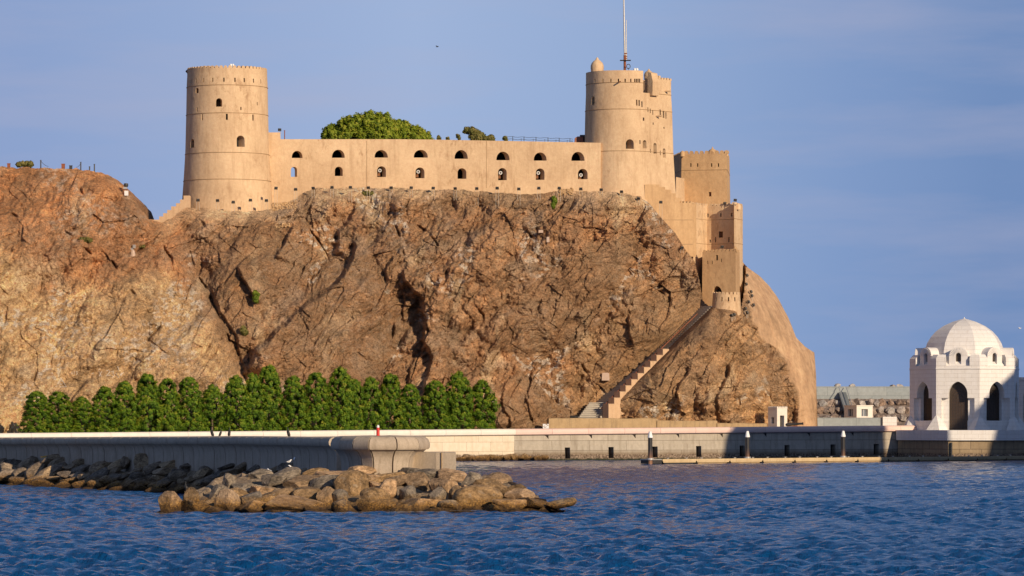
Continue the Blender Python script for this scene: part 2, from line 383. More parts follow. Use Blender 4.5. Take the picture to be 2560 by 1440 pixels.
def blocks(name, c1, c2, joint, bw, bh, streak=.4, sc=(.25, .20, .14), mort=.012, low=None, rough=.8):
    t = NT(name); p = t.geo.outputs['Position']
    br = t.n('ShaderNodeTexBrick'); br.offset = .5; br.inputs['Scale'].default_value = 1; br.inputs['Brick Width'].default_value = bw; br.inputs['Row Height'].default_value = bh
    br.inputs['Mortar Size'].default_value = mort; br.inputs['Mortar Smooth'].default_value = .2; br.inputs['Bias'].default_value = 0
    br.inputs['Color1'].default_value = (*c1, 1); br.inputs['Color2'].default_value = (*c2, 1); br.inputs['Mortar'].default_value = (*joint, 1)
    t.l(t.tc.outputs['UV'], br.inputs['Vector']); c = br.outputs['Color']
    c = t.mix(.4, c, t.ramp(t.noise(p, 1.5, 7, .7), (.3, .35), (.7, .68)), 'OVERLAY')
    s = t.noise(t.map(p, (1.6, 1.6, .12)), 1.0, 6, .72); c = t.mix(t.rng(s, .48, .68, 0, streak), c, sc)
    if low:   # tide line: weed and barnacles below it
        z = t.n('ShaderNodeSeparateXYZ'); t.l(p, z.inputs[0]); zz = t.math('ADD', z.outputs[2], t.math('MULTIPLY', t.math('SUBTRACT', t.noise(p, .9, 5, .7), .5), .7))
        c = t.mix(t.rng(zz, low + .55, low - .1, 0, .75), c, (.17, .115, .065))
        barn = t.ramp(t.noise(p, 4., 4, .8), (.42, (.07, .045, .03)), (.60, (.33, .25, .18)))
        c = t.mix(t.rng(zz, .95, .75), c, barn)
        c = t.mix(t.rng(zz, .35, .1), c, (.02, .025, .012))
    t.set('Base Color', c); t.set('Roughness', rough); t.set('Specular IOR Level', .25)
    b = t.bump(t.math('MULTIPLY', br.outputs['Fac'], -1.), .5, .03); t.bump(t.noise(p, 3., 6, .7), .35, .06, b)
    return t.m
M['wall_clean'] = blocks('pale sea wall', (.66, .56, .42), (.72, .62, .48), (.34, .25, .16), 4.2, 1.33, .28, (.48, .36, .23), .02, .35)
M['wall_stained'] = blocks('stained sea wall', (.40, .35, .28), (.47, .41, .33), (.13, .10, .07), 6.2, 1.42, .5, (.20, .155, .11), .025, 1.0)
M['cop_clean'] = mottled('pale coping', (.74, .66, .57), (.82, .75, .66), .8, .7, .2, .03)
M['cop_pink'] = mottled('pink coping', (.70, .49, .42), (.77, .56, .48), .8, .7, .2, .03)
def concrete(name, c1, c2, c3):
    t = NT(name); p = t.geo.outputs['Position']
    c = t.ramp(t.noise(p, .8, 8, .7), (.3, c1), (.7, c2)); s = t.noise(t.map(p, (2.2, 2.2, .25)), 1., 6, .75)
    c = t.mix(t.rng(s, .5, .68, 0, .55), c, c3); c = t.mix(.35, c, t.ramp(t.noise(p, 9., 5, .75), (.3, .3), (.7, .7)), 'OVERLAY')
    t.set('Base Color', c); t.set('Roughness', .85); t.set('Specular IOR Level', .25); t.bump(t.noise(p, 4., 7, .72), .45, .05)
    return t.m
M['concrete'] = concrete('pier concrete', (.40, .32, .235), (.52, .43, .33), (.24, .185, .13))
M['conc_block'] = concrete('board marked concrete', (.48, .39, .29), (.58, .48, .36), (.36, .29, .21))
M['lowwall'] = concrete('stained render', (.34, .23, .12), (.44, .31, .17), (.13, .095, .065))
M['stepconc'] = concrete('step concrete', (.44, .39, .32), (.54, .49, .41), (.28, .24, .19))
M['parapet'] = concrete('stair parapet', (.54, .36, .22), (.62, .43, .27), (.40, .26, .15))
M['haze_blue'] = blocks('breakwater wall', (.30, .335, .345), (.345, .375, .38), (.16, .18, .19), 5.5, 1.6, .35, (.20, .22, .23), .03)  # blue-grey puts shade and haze into the colour of plain concrete
M['marble'] = blocks('white stone', (.74, .71, .68), (.78, .755, .73), (.47, .43, .40), 2.1, .62, .30, (.60, .53, .46), .014, None, .55)
M['marble_plain'] = mottled('plain white stone', (.72, .69, .66), (.78, .755, .73), 1.2, .55, .15, .02)
M['darkstone'] = blocks('dark quay stone', (.30, .225, .14), (.38, .285, .18), (.08, .06, .045), 3.2, 1.5, .4, (.10, .075, .05), .03, .6)
M['plank'] = concrete('pontoon deck', (.52, .38, .21), (.62, .47, .28), (.36, .25, .13))
M['door'] = mottled('dark bronze', (.030, .022, .018), (.06, .042, .03), 5., .5, .25, .02)
M['ochrewhite'] = mottled('cream paint', (.70, .64, .56), (.78, .72, .64), 2., .7, .2, .02)

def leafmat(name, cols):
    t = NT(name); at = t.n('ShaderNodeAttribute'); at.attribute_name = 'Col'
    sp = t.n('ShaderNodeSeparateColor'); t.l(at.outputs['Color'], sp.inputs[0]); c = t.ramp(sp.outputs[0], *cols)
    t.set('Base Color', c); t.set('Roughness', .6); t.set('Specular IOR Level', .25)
    tr = t.n('ShaderNodeBsdfTranslucent'); t.l(c, tr.inputs[0]); ms = t.n('ShaderNodeMixShader'); ms.inputs[0].default_value = .28
    t.l(t.b.outputs[0], ms.inputs[1]); t.l(tr.outputs[0], ms.inputs[2]); t.l(ms.outputs[0], t.out.inputs[0])
    return t.m
M['leaf'] = leafmat('hedge leaves', [(0., (.03, .075, .008)), (.5, (.115, .215, .013)), (.85, (.21, .29, .02)), (1., (.30, .31, .03))])
M['leaf_tree'] = leafmat('tree leaves', [(0., (.07, .125, .010)), (.5, (.22, .28, .018)), (1., (.42, .40, .05))])
M['leaf_dry'] = leafmat('dry shrub leaves', [(0., (.10, .11, .03)), (.5, (.20, .19, .05)), (1., (.36, .28, .10))])
M['leaf_bright'] = leafmat('fresh shrub leaves', [(0., (.08, .13, .015)), (.5, (.18, .25, .022)), (1., (.30, .34, .04))])

def watermat():
    t = NT('sea water'); p = t.geo.outputs['Position']
    t.set('Base Color', (.002, .072, .235, 1)); t.set('Specular IOR Level', .27); t.set('Roughness', .07); t.set('IOR', 1.33)
    b = t.bump(t.noise(t.map(p, (1.9, .85, 1)), 1.0, 6, .68, .5), 1., .55)
    t.bump(t.noise(t.map(p, (5.5, 2.6, 1)), 1.0, 3, .6, .4), .9, .10, b)
    return t.m
M['water'] = watermat()
M['lattice'] = mottled('dark lattice', (.05, .03, .018), (.085, .05, .03), 5., .5, 0)

def foammat():
    t = NT('foam'); p = t.geo.outputs['Position']; t.set('Base Color', (.75, .77, .8, 1)); t.set('Roughness', .7)
    a = t.math('MULTIPLY', t.rng(t.noise(t.map(p, (.5, .9, 1)), 1., 5, .7, 1.), .50, .62), t.rng(t.noise(p, 4., 5, .75), .44, .58)); t.set('Alpha', a); return t.m
M['foam'] = foammat()
# ------------------------------------------------------------------ the rock
TOP = [(-330, 428), (0, 418), (100, 420), (170, 419), (212, 424), (245, 432), (283, 446), (310, 470), (330, 492), (352, 520), (372, 546), (395, 553), (430, 548), (452, 528), (468, 517),
       (520, 521), (583, 528), (640, 529), (682, 520), (720, 508), (745, 492), (765, 477), (800, 471), (900, 468), (1000, 471), (1080, 474), (1150, 475), (1230, 481), (1300, 486),
       (1345, 484), (1400, 479), (1500, 478), (1560, 484), (1600, 490), (1640, 505), (1700, 520), (1800, 575), (1850, 645), (1864, 664), (1900, 690), (1925, 716), (1948, 750), (1972, 797),
       (1990, 843), (2012, 866), (2036, 882), (2040, 935), (2044, 1062)]
CTRL = [(-330, 1085, 530), (0, 1085, 540), (300, 1085, 549), (600, 1085, 559), (900, 1085, 571), (1240, 1085, 586), (1400, 1085, 594), (1500, 1085, 597), (1700, 1085, 601), (1850, 1085, 605), (1950, 1085, 609), (2036, 1085, 613),
        (-330, 800, 545), (0, 800, 553), (300, 800, 563), (600, 800, 573), (900, 800, 583), (1240, 800, 591), (1450, 800, 597), (1620, 800, 604),
        (-330, 560, 556), (0, 560, 564), (200, 560, 571), (370, 570, 579), (600, 560, 588), (900, 560, 593), (1240, 560, 595), (1450, 560, 597), (1620, 560, 601),
        (0, 425, 576), (200, 430, 581), (570, 525, 591), (750, 485, 597), (1100, 476, 597), (1450, 480, 599), (1600, 492, 602.5), (1680, 580, 606), (1730, 680, 608),
        (1485, 1040, 598.5), (1560, 960, 601), (1640, 880, 604), (1720, 800, 607), (1765, 765, 609),
        (1570, 1020, 597), (1650, 950, 600), (1730, 860, 602.5), (1800, 800, 603.3), (1815, 780, 603.8), (1860, 785, 606.5), (1830, 950, 602.5),
        (1900, 720, 618), (1950, 800, 617), (1910, 900, 609), (1990, 900, 616), (2030, 900, 620), (2036, 1000, 615)]
def lumps(X, Z, cell, rot, aniso, seed, tilt=.6, curv=.8):
    """upper envelope of random tilted planes: faceted blocks meeting in sharp valleys, without steps"""
    c, s = math.cos(rot), math.sin(rot); a = (X * c + Z * s) / (cell * aniso); b = (-X * s + Z * c) / cell; ia = np.floor(a); ib = np.floor(b); h = np.full(X.shape, -9.); rid = np.zeros(X.shape)
    for da in (-1, 0, 1):
        for db in (-1, 0, 1):
            ca, cb = ia + da, ib + db; va = a - ca - .1 - .8 * h2(ca, cb, seed); vb = b - cb - .1 - .8 * h2(ca, cb, seed + 1); r = h2(ca, cb, seed + 2)
            hh = (r - .5) * .7 + va * (h2(ca, cb, seed + 3) - .5) * 2 * tilt + vb * (h2(ca, cb, seed + 4) - .5) * 2 * tilt - curv * (va * va + vb * vb)
            m = hh > h; h = np.where(m, hh, h); rid = np.where(m, r, rid)
    return h * cell, rid
def tps(C):
    C = np.array(C, float); X = C[:, :2] / 300; n = len(C)
    def U(r2): return np.where(r2 > 1e-9, r2 * np.log(r2 + 1e-12), 0)
    K = U(((X[:, None] - X[None])**2).sum(-1)) + np.eye(n) * .02
    Pm = np.c_[np.ones(n), X]; Am = np.block([[K, Pm], [Pm.T, np.zeros((3, 3))]])
    w = np.linalg.solve(Am, np.r_[C[:, 2], 0, 0, 0])
    def f(px, py):
        q = np.stack([px, py], -1) / 300; out = w[n] + w[n + 1] * q[..., 0] + w[n + 2] * q[..., 1]
        for i in range(n): out = out + w[i] * U(((q - X[i])**2).sum(-1))
        return out
    return f
def polydist(px, py, pts):
    """signed distance (positive on the right of the travel direction as seen) and position along, in pixels"""
    best = np.full(px.shape, 1e9); sg = np.zeros(px.shape); al = np.zeros(px.shape); acc = 0.
    tot = sum(math.dist(a, b) for a, b in zip(pts, pts[1:]))
    for (x0, y0), (x1, y1) in zip(pts, pts[1:]):
        l = math.dist((x0, y0), (x1, y1)); ux, uy = (x1 - x0) / l, (y1 - y0) / l
        t = np.clip((px - x0) * ux + (py - y0) * uy, 0, l); dx = px - x0 - ux * t; dy = py - y0 - uy * t
        d = np.hypot(dx, dy); s = np.sign(dx * uy - dy * ux); m = d < best
        best = np.where(m, d, best); sg = np.where(m, -s, sg); al = np.where(m, (acc + t) / tot, al); acc += l
    return best, sg, al
NX, NV = 1180, 400
hpx = np.linspace(-330, 2044, NX)
def top_y(x):
    y = np.interp(x, [p[0] for p in TOP], [p[1] for p in TOP])
    return y + fbm(x / 26., x * 0 + .3, 4, 91) * np.interp(x, [-330, 380, 440, 700, 1850, 1900, 2035, 2044], [5, 6, 3, 3, 3, 2, 1, 0])
hty = top_y(hpx); HBOT = 1112.
vv = np.linspace(0, 1, NV)[:, None]
HPX = np.broadcast_to(hpx, (NV, NX)).copy(); HPY = hty[None] + (HBOT - hty[None]) * vv
D0 = tps(CTRL)(HPX, HPY)
hX = (HPX - CX) * .06; hZ = (HY - HPY) * .06
wx = fbm(hX / 9, hZ / 9, 3, 3) * 1.3; wz = fbm(hX / 9 + 9, hZ / 9, 3, 5) * 1.3
fa, ea, ra = facets(hX + wx, hZ + wz, 7.5, .80, 2.1, 11, .40)
fb, eb, rb = facets(hX + wx * .6, hZ + wz * .6, 3.1, .85, 2.0, 21, .46)
fc, ec, rc = facets(hX + wx * .4, hZ + wz * .4, 1.25, .70, 1.9, 31, .52)
fd, ed, rd = facets(hX + wx * .3, hZ + wz * .3, .55, 1.0, 1.6, 41, .55)
fe, ee, re_ = facets(hX + wx * .3, hZ + wz * .3, 1.9, -.65, 2.2, 47, .48)
big = fbm(hX / 16, hZ / 16, 3, 51); med = fbm(hX / 4, hZ / 4, 6, 61, .58)
rc0, rs0 = math.cos(.78), math.sin(.78)
al_ = hX * rc0 + hZ * rs0 + wx; ac_ = -hX * rs0 + hZ * rc0 + wz
rid = 1 - 2 * np.abs(fbm(al_ / 4.4, ac_ / 2.1, 6, 65, .5)); rid2 = 1 - 2 * np.abs(fbm(al_ / 1.6 + 7, ac_ / .9, 5, 67, .55))
smooth = sstep(0, 1, np.interp(HPY, [650, 700, 770, 850, 950, 1040, 1112], [1856, 1862, 1872, 1890, 1960, 1985, 1990])[...] * 0 + (HPX - (np.interp(HPY, [640, 700, 760, 830, 900, 980, 1112], [1850, 1858, 1868, 1895, 1955, 1990, 1995]) + med * 14)) / 16 + .5)
tan_l = sstep(-60, 60, HPY - np.interp(HPX, [-330, 0, 150, 300, 420, 560, 640], [560, 600, 690, 730, 690, 780, 1000]) + big * 60) * sstep(60, -60, HPX - np.interp(HPY, [600, 760, 900, 960], [430, 500, 590, 640]) - med * 30)
rough = (1 - .78 * smooth) * (1 - .15 * tan_l)
left = sstep(520, 380, HPX)
zone = sstep(-.45, .55, fbm(hX / 12 + 4, hZ / 12, 3, 71)); zone2 = sstep(-.4, .4, fbm(hX / 9 + 14, hZ / 9 + 3, 3, 73))
la, rla = lumps(hX + wx, hZ + wz, 6.5, .80, 1.9, 111, .55, .5); lb, rlb = lumps(hX + wx * .7, hZ + wz * .7, 2.7, .95, 1.8, 121); lc, rlc = lumps(hX + wx * .5, hZ + wz * .5, 1.1, .6, 1.7, 131, .7); ld, rld = lumps(hX + wx * .4, hZ + wz * .4, .5, 1.1, 1.5, 141, .7)
rb = rlb; rc = rlc; rd = rld
slab = sstep(.76, .86, rla + .05 * med) * (1 - .6 * tan_l) * (1 - .5 * left); calm = 1 - .68 * slab
rel = .16 * fa + .38 * fb * zone + .34 * fe * (1 - zone) + .35 * fc * zone2 * calm + .30 * fd * calm + .95 * la + .95 * lb * (.5 + .7 * zone) * (.4 + .6 * calm) + 1.1 * lc * (.5 + .7 * zone2) * calm + 1.05 * ld * calm + .40 * med * calm + 2.3 * big + .50 * rid * (.4 + .8 * (1 - zone2)) + .16 * rid2
lay = ac_ / 2.3 + big * .8 + .25 * med
saw = lay - np.floor(lay); rel = rel + .62 * (saw - .5) * sstep(.35, .75, h2(np.floor(lay), np.floor(al_ / 9 + h2(np.floor(lay), np.floor(lay) * 0, 5) * 7), 6)) * (1 - .7 * left)
rel = rel * rough
def step(pts, Aamp, w, dec, warp=10., side=1):
    d, s, al = polydist(HPX + wx * warp / 2.2 + med * 7, HPY + wz * warp / 2.2, pts); sd = d * s * side
    tap = sstep(0, .12, al) * sstep(1, .82, al)
    return Aamp * tap * sstep(-w, w, sd) * np.exp(-np.maximum(sd, 0) / dec)
def groove(pts, dep, w, warp=8.):
    d, s, al = polydist(HPX + wx * warp / 2.2, HPY + wz * warp / 2.2, pts); tap = sstep(0, .15, al) * sstep(1, .85, al)
    return -dep * tap * np.exp(-(d / w)**2)
S = 0
# slabs whose left-hand edges stand proud (travel upward: right side is forward)
S = S + step([(600, 945), (640, 885), (700, 818), (775, 758), (840, 705), (880, 645), (892, 560)], 3.6, 7, 130)
S = S + step([(1052, 1020), (1062, 950), (1082, 890), (1056, 850), (1064, 800), (1046, 738), (1010, 700), (1015, 640)], 3.0, 5, 150, 7)
for q_, a_ in (([(1040, 780), (1052, 745), (1068, 705)], 1.5), ([(975, 870), (990, 835), (985, 800)], 1.4), ([(1010, 960), (1022, 925), (1040, 890)], 1.5), ([(1000, 800), (1012, 760), (1006, 725)], 1.2), ([(1090, 1010), (1100, 960), (1120, 925)], 1.5), ([(1150, 1020), (1158, 975), (1175, 950)], 1.3), ([(955, 700), (975, 660), (1000, 615)], 1.2)): S = S + step(q_, a_, 3, 34, 8)
S = S + step([(940, 950), (962, 905), (984, 850), (972, 795), (962, 740), (985, 690), (990, 610)], -1.2, 6, 60, 6)
S = S + step([(1245, 1075), (1235, 1030), (1222, 1000), (1232, 960)], 2.4, 5, 60)
S = S + step([(1285, 1080), (1262, 1020), (1270, 960), (1290, 900)], 1.3, 3, 60, 22)
S = S + step([(1335, 1075), (1318, 1000), (1330, 930), (1345, 890)], 1.2, 3, 50, 22)
S = S + step([(690, 650), (706, 612), (722, 575), (760, 545)], 2.4, 5, 60)
S = S + step([(640, 760), (628, 720), (610, 690), (598, 660)], 2.6, 4, 50)
S = S + step([(1580, 870), (1572, 830), (1576, 785)], 1.6, 3, 40)
S = S + step([(1425, 800), (1470, 760), (1560, 735), (1640, 690)], 1.2, 5, 80)
S = S + step([(1120, 900), (1160, 840), (1250, 790), (1340, 760)], 1.3, 6, 90)
S = S + step([(830, 640), (850, 590), (880, 545), (890, 510)], 2.0, 5, 60)
S = S + step([(1700, 1030), (1690, 980), (1712, 930), (1725, 900)], 1.5, 4, 60)
S = S + step([(1800, 1040), (1795, 990), (1820, 940), (1830, 900)], 1.3, 4, 60)
S = S + step([(185, 1010), (195, 975), (215, 950), (240, 945)], 1.8, 3, 30)
dg, sg_, ag = polydist(HPX + wx * 6, HPY + wz * 6, [(448, 545), (490, 640), (535, 740), (585, 850), (625, 960)])
S = S - 3.6 * np.exp(-(dg / 34)**2) * sstep(0, .2, ag)
S = S + step([(625, 960), (588, 850), (548, 770), (520, 700)], 1.6, 5, 60, 12)
for g in [[(270, 640), (310, 690), (330, 720), (345, 740)], [(468, 610), (488, 680), (520, 725), (533, 775)], [(520, 720), (545, 790), (570, 850), (585, 890)], [(85, 900), (92, 930), (82, 960)], [(120, 560), (180, 590), (235, 640)],
          [(20, 530), (60, 560), (90, 620)], [(985, 560), (1000, 600), (1010, 640)], [(1190, 760), (1215, 790), (1222, 830)], [(1600, 690), (1640, 720), (1665, 735)], [(1450, 900), (1480, 950), (1490, 990)],
          [(350, 880), (375, 840), (410, 810)], [(200, 470), (215, 500), (205, 540)], [(400, 600), (430, 640), (440, 690)], [(760, 560), (800, 610), (830, 660)], [(1300, 560), (1330, 600), (1345, 660)], [(1030, 560), (1080, 600), (1110, 640)]]:
    S = S + groove(g, 1.5, 3.2, 14.) * sstep(-.25, .3, pn(hX / 2.2, hZ / 2.2, 311))
DN = rel + S
# keep the rock under the stair and the works at the gate
ds, ss, sa = polydist(HPX, HPY, [(1470, 1050), (1770, 763)])
right_of = ss > 0
nearst = np.exp(-(ds / 34)**2) * (1 - sstep(1790, 1840, HPX)); DN = DN * (1 - .92 * nearst) - 1.0 * nearst * (~right_of) + np.where(right_of, sstep(5, 20, ds) * np.exp(-(ds / 130)**2) * 3.6, 0) * sstep(1800, 1770, HPX)
edge = sstep(0, 40, HPY - hty[None]) * .8 + .2
DN = DN * edge - 1.2 * sstep(1085, 1110, HPY) * 0
DN = np.clip(DN, -7, 8)
# the shelf on which the gatehouse stands
bx = np.array([1575, 1620, 1656, 1690, 1712, 1737, 1748, 1758, 1772, 1800, 1850, 1858, 1866]); by = np.array([486, 505, 548, 585, 622, 655, 700, 752, 766, 772, 778, 740, 655])
shelf = sstep(0, 3, np.interp(HPX, bx, by) - HPY) * sstep(1600, 1625, HPX) * (1 - sstep(1860, 1868, HPX))
HD = D0 - DN
HD = HD * (1 - shelf) + np.maximum(HD + 13, 622) * shelf
# rounded shoulder at the right-hand end
HD = HD + 26 * np.clip((HPX - np.interp(HPY, [640, 880, 1062], [1800, 1990, 2006])) / 120, 0, None)**2 * smooth
# colour of the rock itself, by kind
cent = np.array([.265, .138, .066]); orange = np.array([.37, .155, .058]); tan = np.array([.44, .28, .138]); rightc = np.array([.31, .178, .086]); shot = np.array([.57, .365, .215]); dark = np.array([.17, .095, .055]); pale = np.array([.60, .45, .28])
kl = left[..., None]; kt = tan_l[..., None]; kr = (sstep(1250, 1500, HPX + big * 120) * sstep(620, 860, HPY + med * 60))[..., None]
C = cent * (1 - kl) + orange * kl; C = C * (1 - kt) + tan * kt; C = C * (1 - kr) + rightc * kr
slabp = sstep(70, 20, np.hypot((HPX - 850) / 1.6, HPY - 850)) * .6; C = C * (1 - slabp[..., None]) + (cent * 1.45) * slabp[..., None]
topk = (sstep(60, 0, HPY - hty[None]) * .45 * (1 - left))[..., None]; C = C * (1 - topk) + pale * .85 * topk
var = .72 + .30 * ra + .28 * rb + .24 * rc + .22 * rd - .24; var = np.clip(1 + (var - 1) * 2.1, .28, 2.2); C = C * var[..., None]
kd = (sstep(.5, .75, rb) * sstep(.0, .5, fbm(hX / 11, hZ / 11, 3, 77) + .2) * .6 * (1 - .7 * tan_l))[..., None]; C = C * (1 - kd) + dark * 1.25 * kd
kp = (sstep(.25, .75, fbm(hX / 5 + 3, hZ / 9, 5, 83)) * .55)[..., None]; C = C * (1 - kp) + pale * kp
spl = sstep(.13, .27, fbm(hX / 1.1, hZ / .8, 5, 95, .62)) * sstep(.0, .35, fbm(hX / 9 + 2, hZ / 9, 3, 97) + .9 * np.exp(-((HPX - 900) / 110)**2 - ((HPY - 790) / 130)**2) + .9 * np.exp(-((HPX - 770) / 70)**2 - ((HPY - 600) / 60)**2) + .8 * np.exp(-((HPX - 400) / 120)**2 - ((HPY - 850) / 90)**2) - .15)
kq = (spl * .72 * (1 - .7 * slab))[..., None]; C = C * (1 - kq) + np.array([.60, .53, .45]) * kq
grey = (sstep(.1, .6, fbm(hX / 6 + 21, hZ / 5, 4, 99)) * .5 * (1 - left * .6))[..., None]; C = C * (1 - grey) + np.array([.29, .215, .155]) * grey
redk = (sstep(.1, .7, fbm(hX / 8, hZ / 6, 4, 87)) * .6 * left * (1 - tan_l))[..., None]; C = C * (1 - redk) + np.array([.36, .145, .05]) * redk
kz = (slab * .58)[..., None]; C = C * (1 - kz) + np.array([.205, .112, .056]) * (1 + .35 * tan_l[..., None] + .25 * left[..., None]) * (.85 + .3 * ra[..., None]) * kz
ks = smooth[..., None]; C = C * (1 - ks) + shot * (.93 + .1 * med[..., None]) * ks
C = np.clip(C, .02, .8)
def hillD(px, py):
    i = np.clip((px - hpx[0]) / (hpx[1] - hpx[0]), 0, NX - 1.001); i0 = int(i); ty = hty[i0]
    k = np.clip((py - ty) / (HBOT - ty) * (NV - 1), 0, NV - 1.001); k0 = int(k)
    fi, fk = i - i0, k - k0; q = HD[k0:k0 + 2, i0:i0 + 2]
    return float((q[0, 0] * (1 - fi) + q[0, 1] * fi) * (1 - fk) + (q[1, 0] * (1 - fi) + q[1, 1] * fi) * fk)
def on_hill(px, py, out=0.):
    D = hillD(px, py) - out; return P(px, py, D)
def drop(x, y, z0, far=30.):
    """height of the rock under (x, y), searching down from z0"""
    z = z0
    while z > z0 - far:
        px = CX + x * F / y; py = HY - (z - H) * F / y
        if py > top_y(np.array([px]))[0] - 1 and hillD(px, py) <= y + .15: return z
        z -= .08
    return z0 - 2.
def build_hill():
    V = np.stack([(HPX - CX) * HD / F, HD, H - (HPY - HY) * HD / F], -1)
    rows = [V]; Cs = [C]; Sm = [smooth]
    back = V[0].copy(); crest = V[0]
    B = []
    for dy, dz in ((120, -34), (70, -8), (30, -.6), (12, -.1), (5, .05)):
        r = crest.copy(); r[:, 1] += dy; r[:, 2] = np.maximum(r[:, 2] + dz - np.where(crest[:, 2] < 38, dy * .12, 0), 1.0); B.append(r)
    V = np.concatenate([np.array(B), V]); CC = np.concatenate([np.repeat(C[:1], 5, 0), C]); SS = np.concatenate([np.repeat(smooth[:1], 5, 0), smooth])
    # close the right-hand end, going back
    E = []
    for dy, dx in ((6, .2), (30, .3), (120, 0)):
        r = V[:, -1].copy(); r[:, 1] = np.maximum(r[:, 1], r[-1, 1]) + dy if dy < 120 else 760; r[:, 0] += dx; E.append(r)
    V = np.concatenate([V, np.stack(E, 1)], 1); CC = np.concatenate([CC, np.repeat(CC[:, -1:], 3, 1)], 1); SS = np.concatenate([SS, np.repeat(SS[:, -1:], 3, 1)], 1)
    n, m = V.shape[:2]; idx = np.arange(n * m).reshape(n, m)
    Q = np.stack([idx[:-1, :-1], idx[1:, :-1], idx[1:, 1:], idx[:-1, 1:]], -1).reshape(-1, 4)
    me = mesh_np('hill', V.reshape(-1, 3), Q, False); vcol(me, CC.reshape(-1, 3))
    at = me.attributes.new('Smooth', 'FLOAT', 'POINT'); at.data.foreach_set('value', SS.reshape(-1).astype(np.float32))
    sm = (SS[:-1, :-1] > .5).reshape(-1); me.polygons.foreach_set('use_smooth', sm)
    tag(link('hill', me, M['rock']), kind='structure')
build_hill()

# ------------------------------------------------------------------ sea
def build_sea():
    ys = [60.]; 
    while ys[-1] < 700: ys.append(ys[-1] * (1.0017 if ys[-1] > 130 else 1.01))
    ys = np.array(ys); n = 720
    U = np.linspace(-1, 1, n)
    X = U[None] * (.17 * ys[:, None] + 8); Y = np.repeat(ys[:, None], n, 1)
    sp = np.maximum(X[:, 1:2] - X[:, :1], np.gradient(ys)[:, None])
    R = np.random.default_rng(5); Z = np.zeros_like(X); ph0 = fbm(X / 30, Y / 30, 3, 9)
    amp = 1 + .45 * fbm(X / 22, Y / 45, 3, 19)
    for i in range(110):
        lam = .45 * (2.9 / .45)**(R.random()**1.1); th = math.radians(-84 + R.normal(0, 44)); k = 2 * math.pi / lam
        a = .0098 * lam**.75; kx, ky = k * math.cos(th), k * math.sin(th)
        ph = kx * X + ky * Y + R.random() * 6.283 + ph0 * 1.2
        Z += a * np.clip(lam / (2.4 * sp) - .6, 0, 1) * (np.sin(ph) + .22 * np.cos(2 * ph))
    Z *= amp * np.interp(Y, [0, 330, 560], [1, .85, .55])
    V = np.stack([X, Y, Z], -1)
    # calm skirt out to the horizon
    idx = np.arange(len(ys) * n).reshape(len(ys), n)
    Q = np.stack([idx[:-1, :-1], idx[:-1, 1:], idx[1:, 1:], idx[1:, :-1]], -1).reshape(-1, 4)
    V = V.reshape(-1, 3); b = len(V)
    sk = []
    for j in range(len(ys)): sk += [[-6000 - 0 * j, ys[j], -.05], [6000, ys[j], -.05]]
    V = np.r_[V, sk]
    L = b + 2 * np.arange(len(ys)); Rr = L + 1
    Q = np.r_[Q, np.stack([L[:-1], idx[:-1, 0], idx[1:, 0], L[1:]], -1), np.stack([idx[:-1, -1], Rr[:-1], Rr[1:], idx[1:, -1]], -1)]
    c = len(V); V = np.r_[V, [[-6000, -3000, -.05], [6000, -3000, -.05], [-6000, 9000, -.05], [6000, 9000, -.05]]]
    e = len(V); V = np.r_[V, [[V[idx[0, 0]][0], 60, -.05], [V[idx[0, -1]][0], 60, -.05]]]
    Q = np.r_[Q, [[c, c + 1, Rr[0], L[0]], [L[-1], Rr[-1], c + 3, c + 2]]]
    me = mesh_np('water', V, Q, True)
    tag(link('water', me, M['water']), kind='structure')
build_sea()

# ------------------------------------------------------------------ quay deck behind the sea wall
WALL = [(-300, 505, 3.95), (0, 520, 4.05), (640, 545, 4.28), (1285, 571, 4.54), (2330, 606, 5.04)]
wall_xy = [(xat(p, y), y) for p, y, z in WALL]
def build_deck():
    mb = MB(); back = [(-80, 600), (-52, 620), (-12, 640), (40, 660), (90, 760)]
    for (a, b), (p, q), zz in zip(zip(wall_xy, wall_xy[1:]), zip(back, back[1:]), zip(WALL, WALL[1:])):
        za, zb = zz[0][2] - .55, zz[1][2] - .55
        mb.add([(a[0] - .4, a[1] + .9, za), (b[0] - .4, b[1] + .9, zb), (q[0], q[1], zb), (p[0], p[1], za)], [(0, 1, 2, 3)])
    tag(mb.build('pavement', M['pavement']), kind='structure')
build_deck()
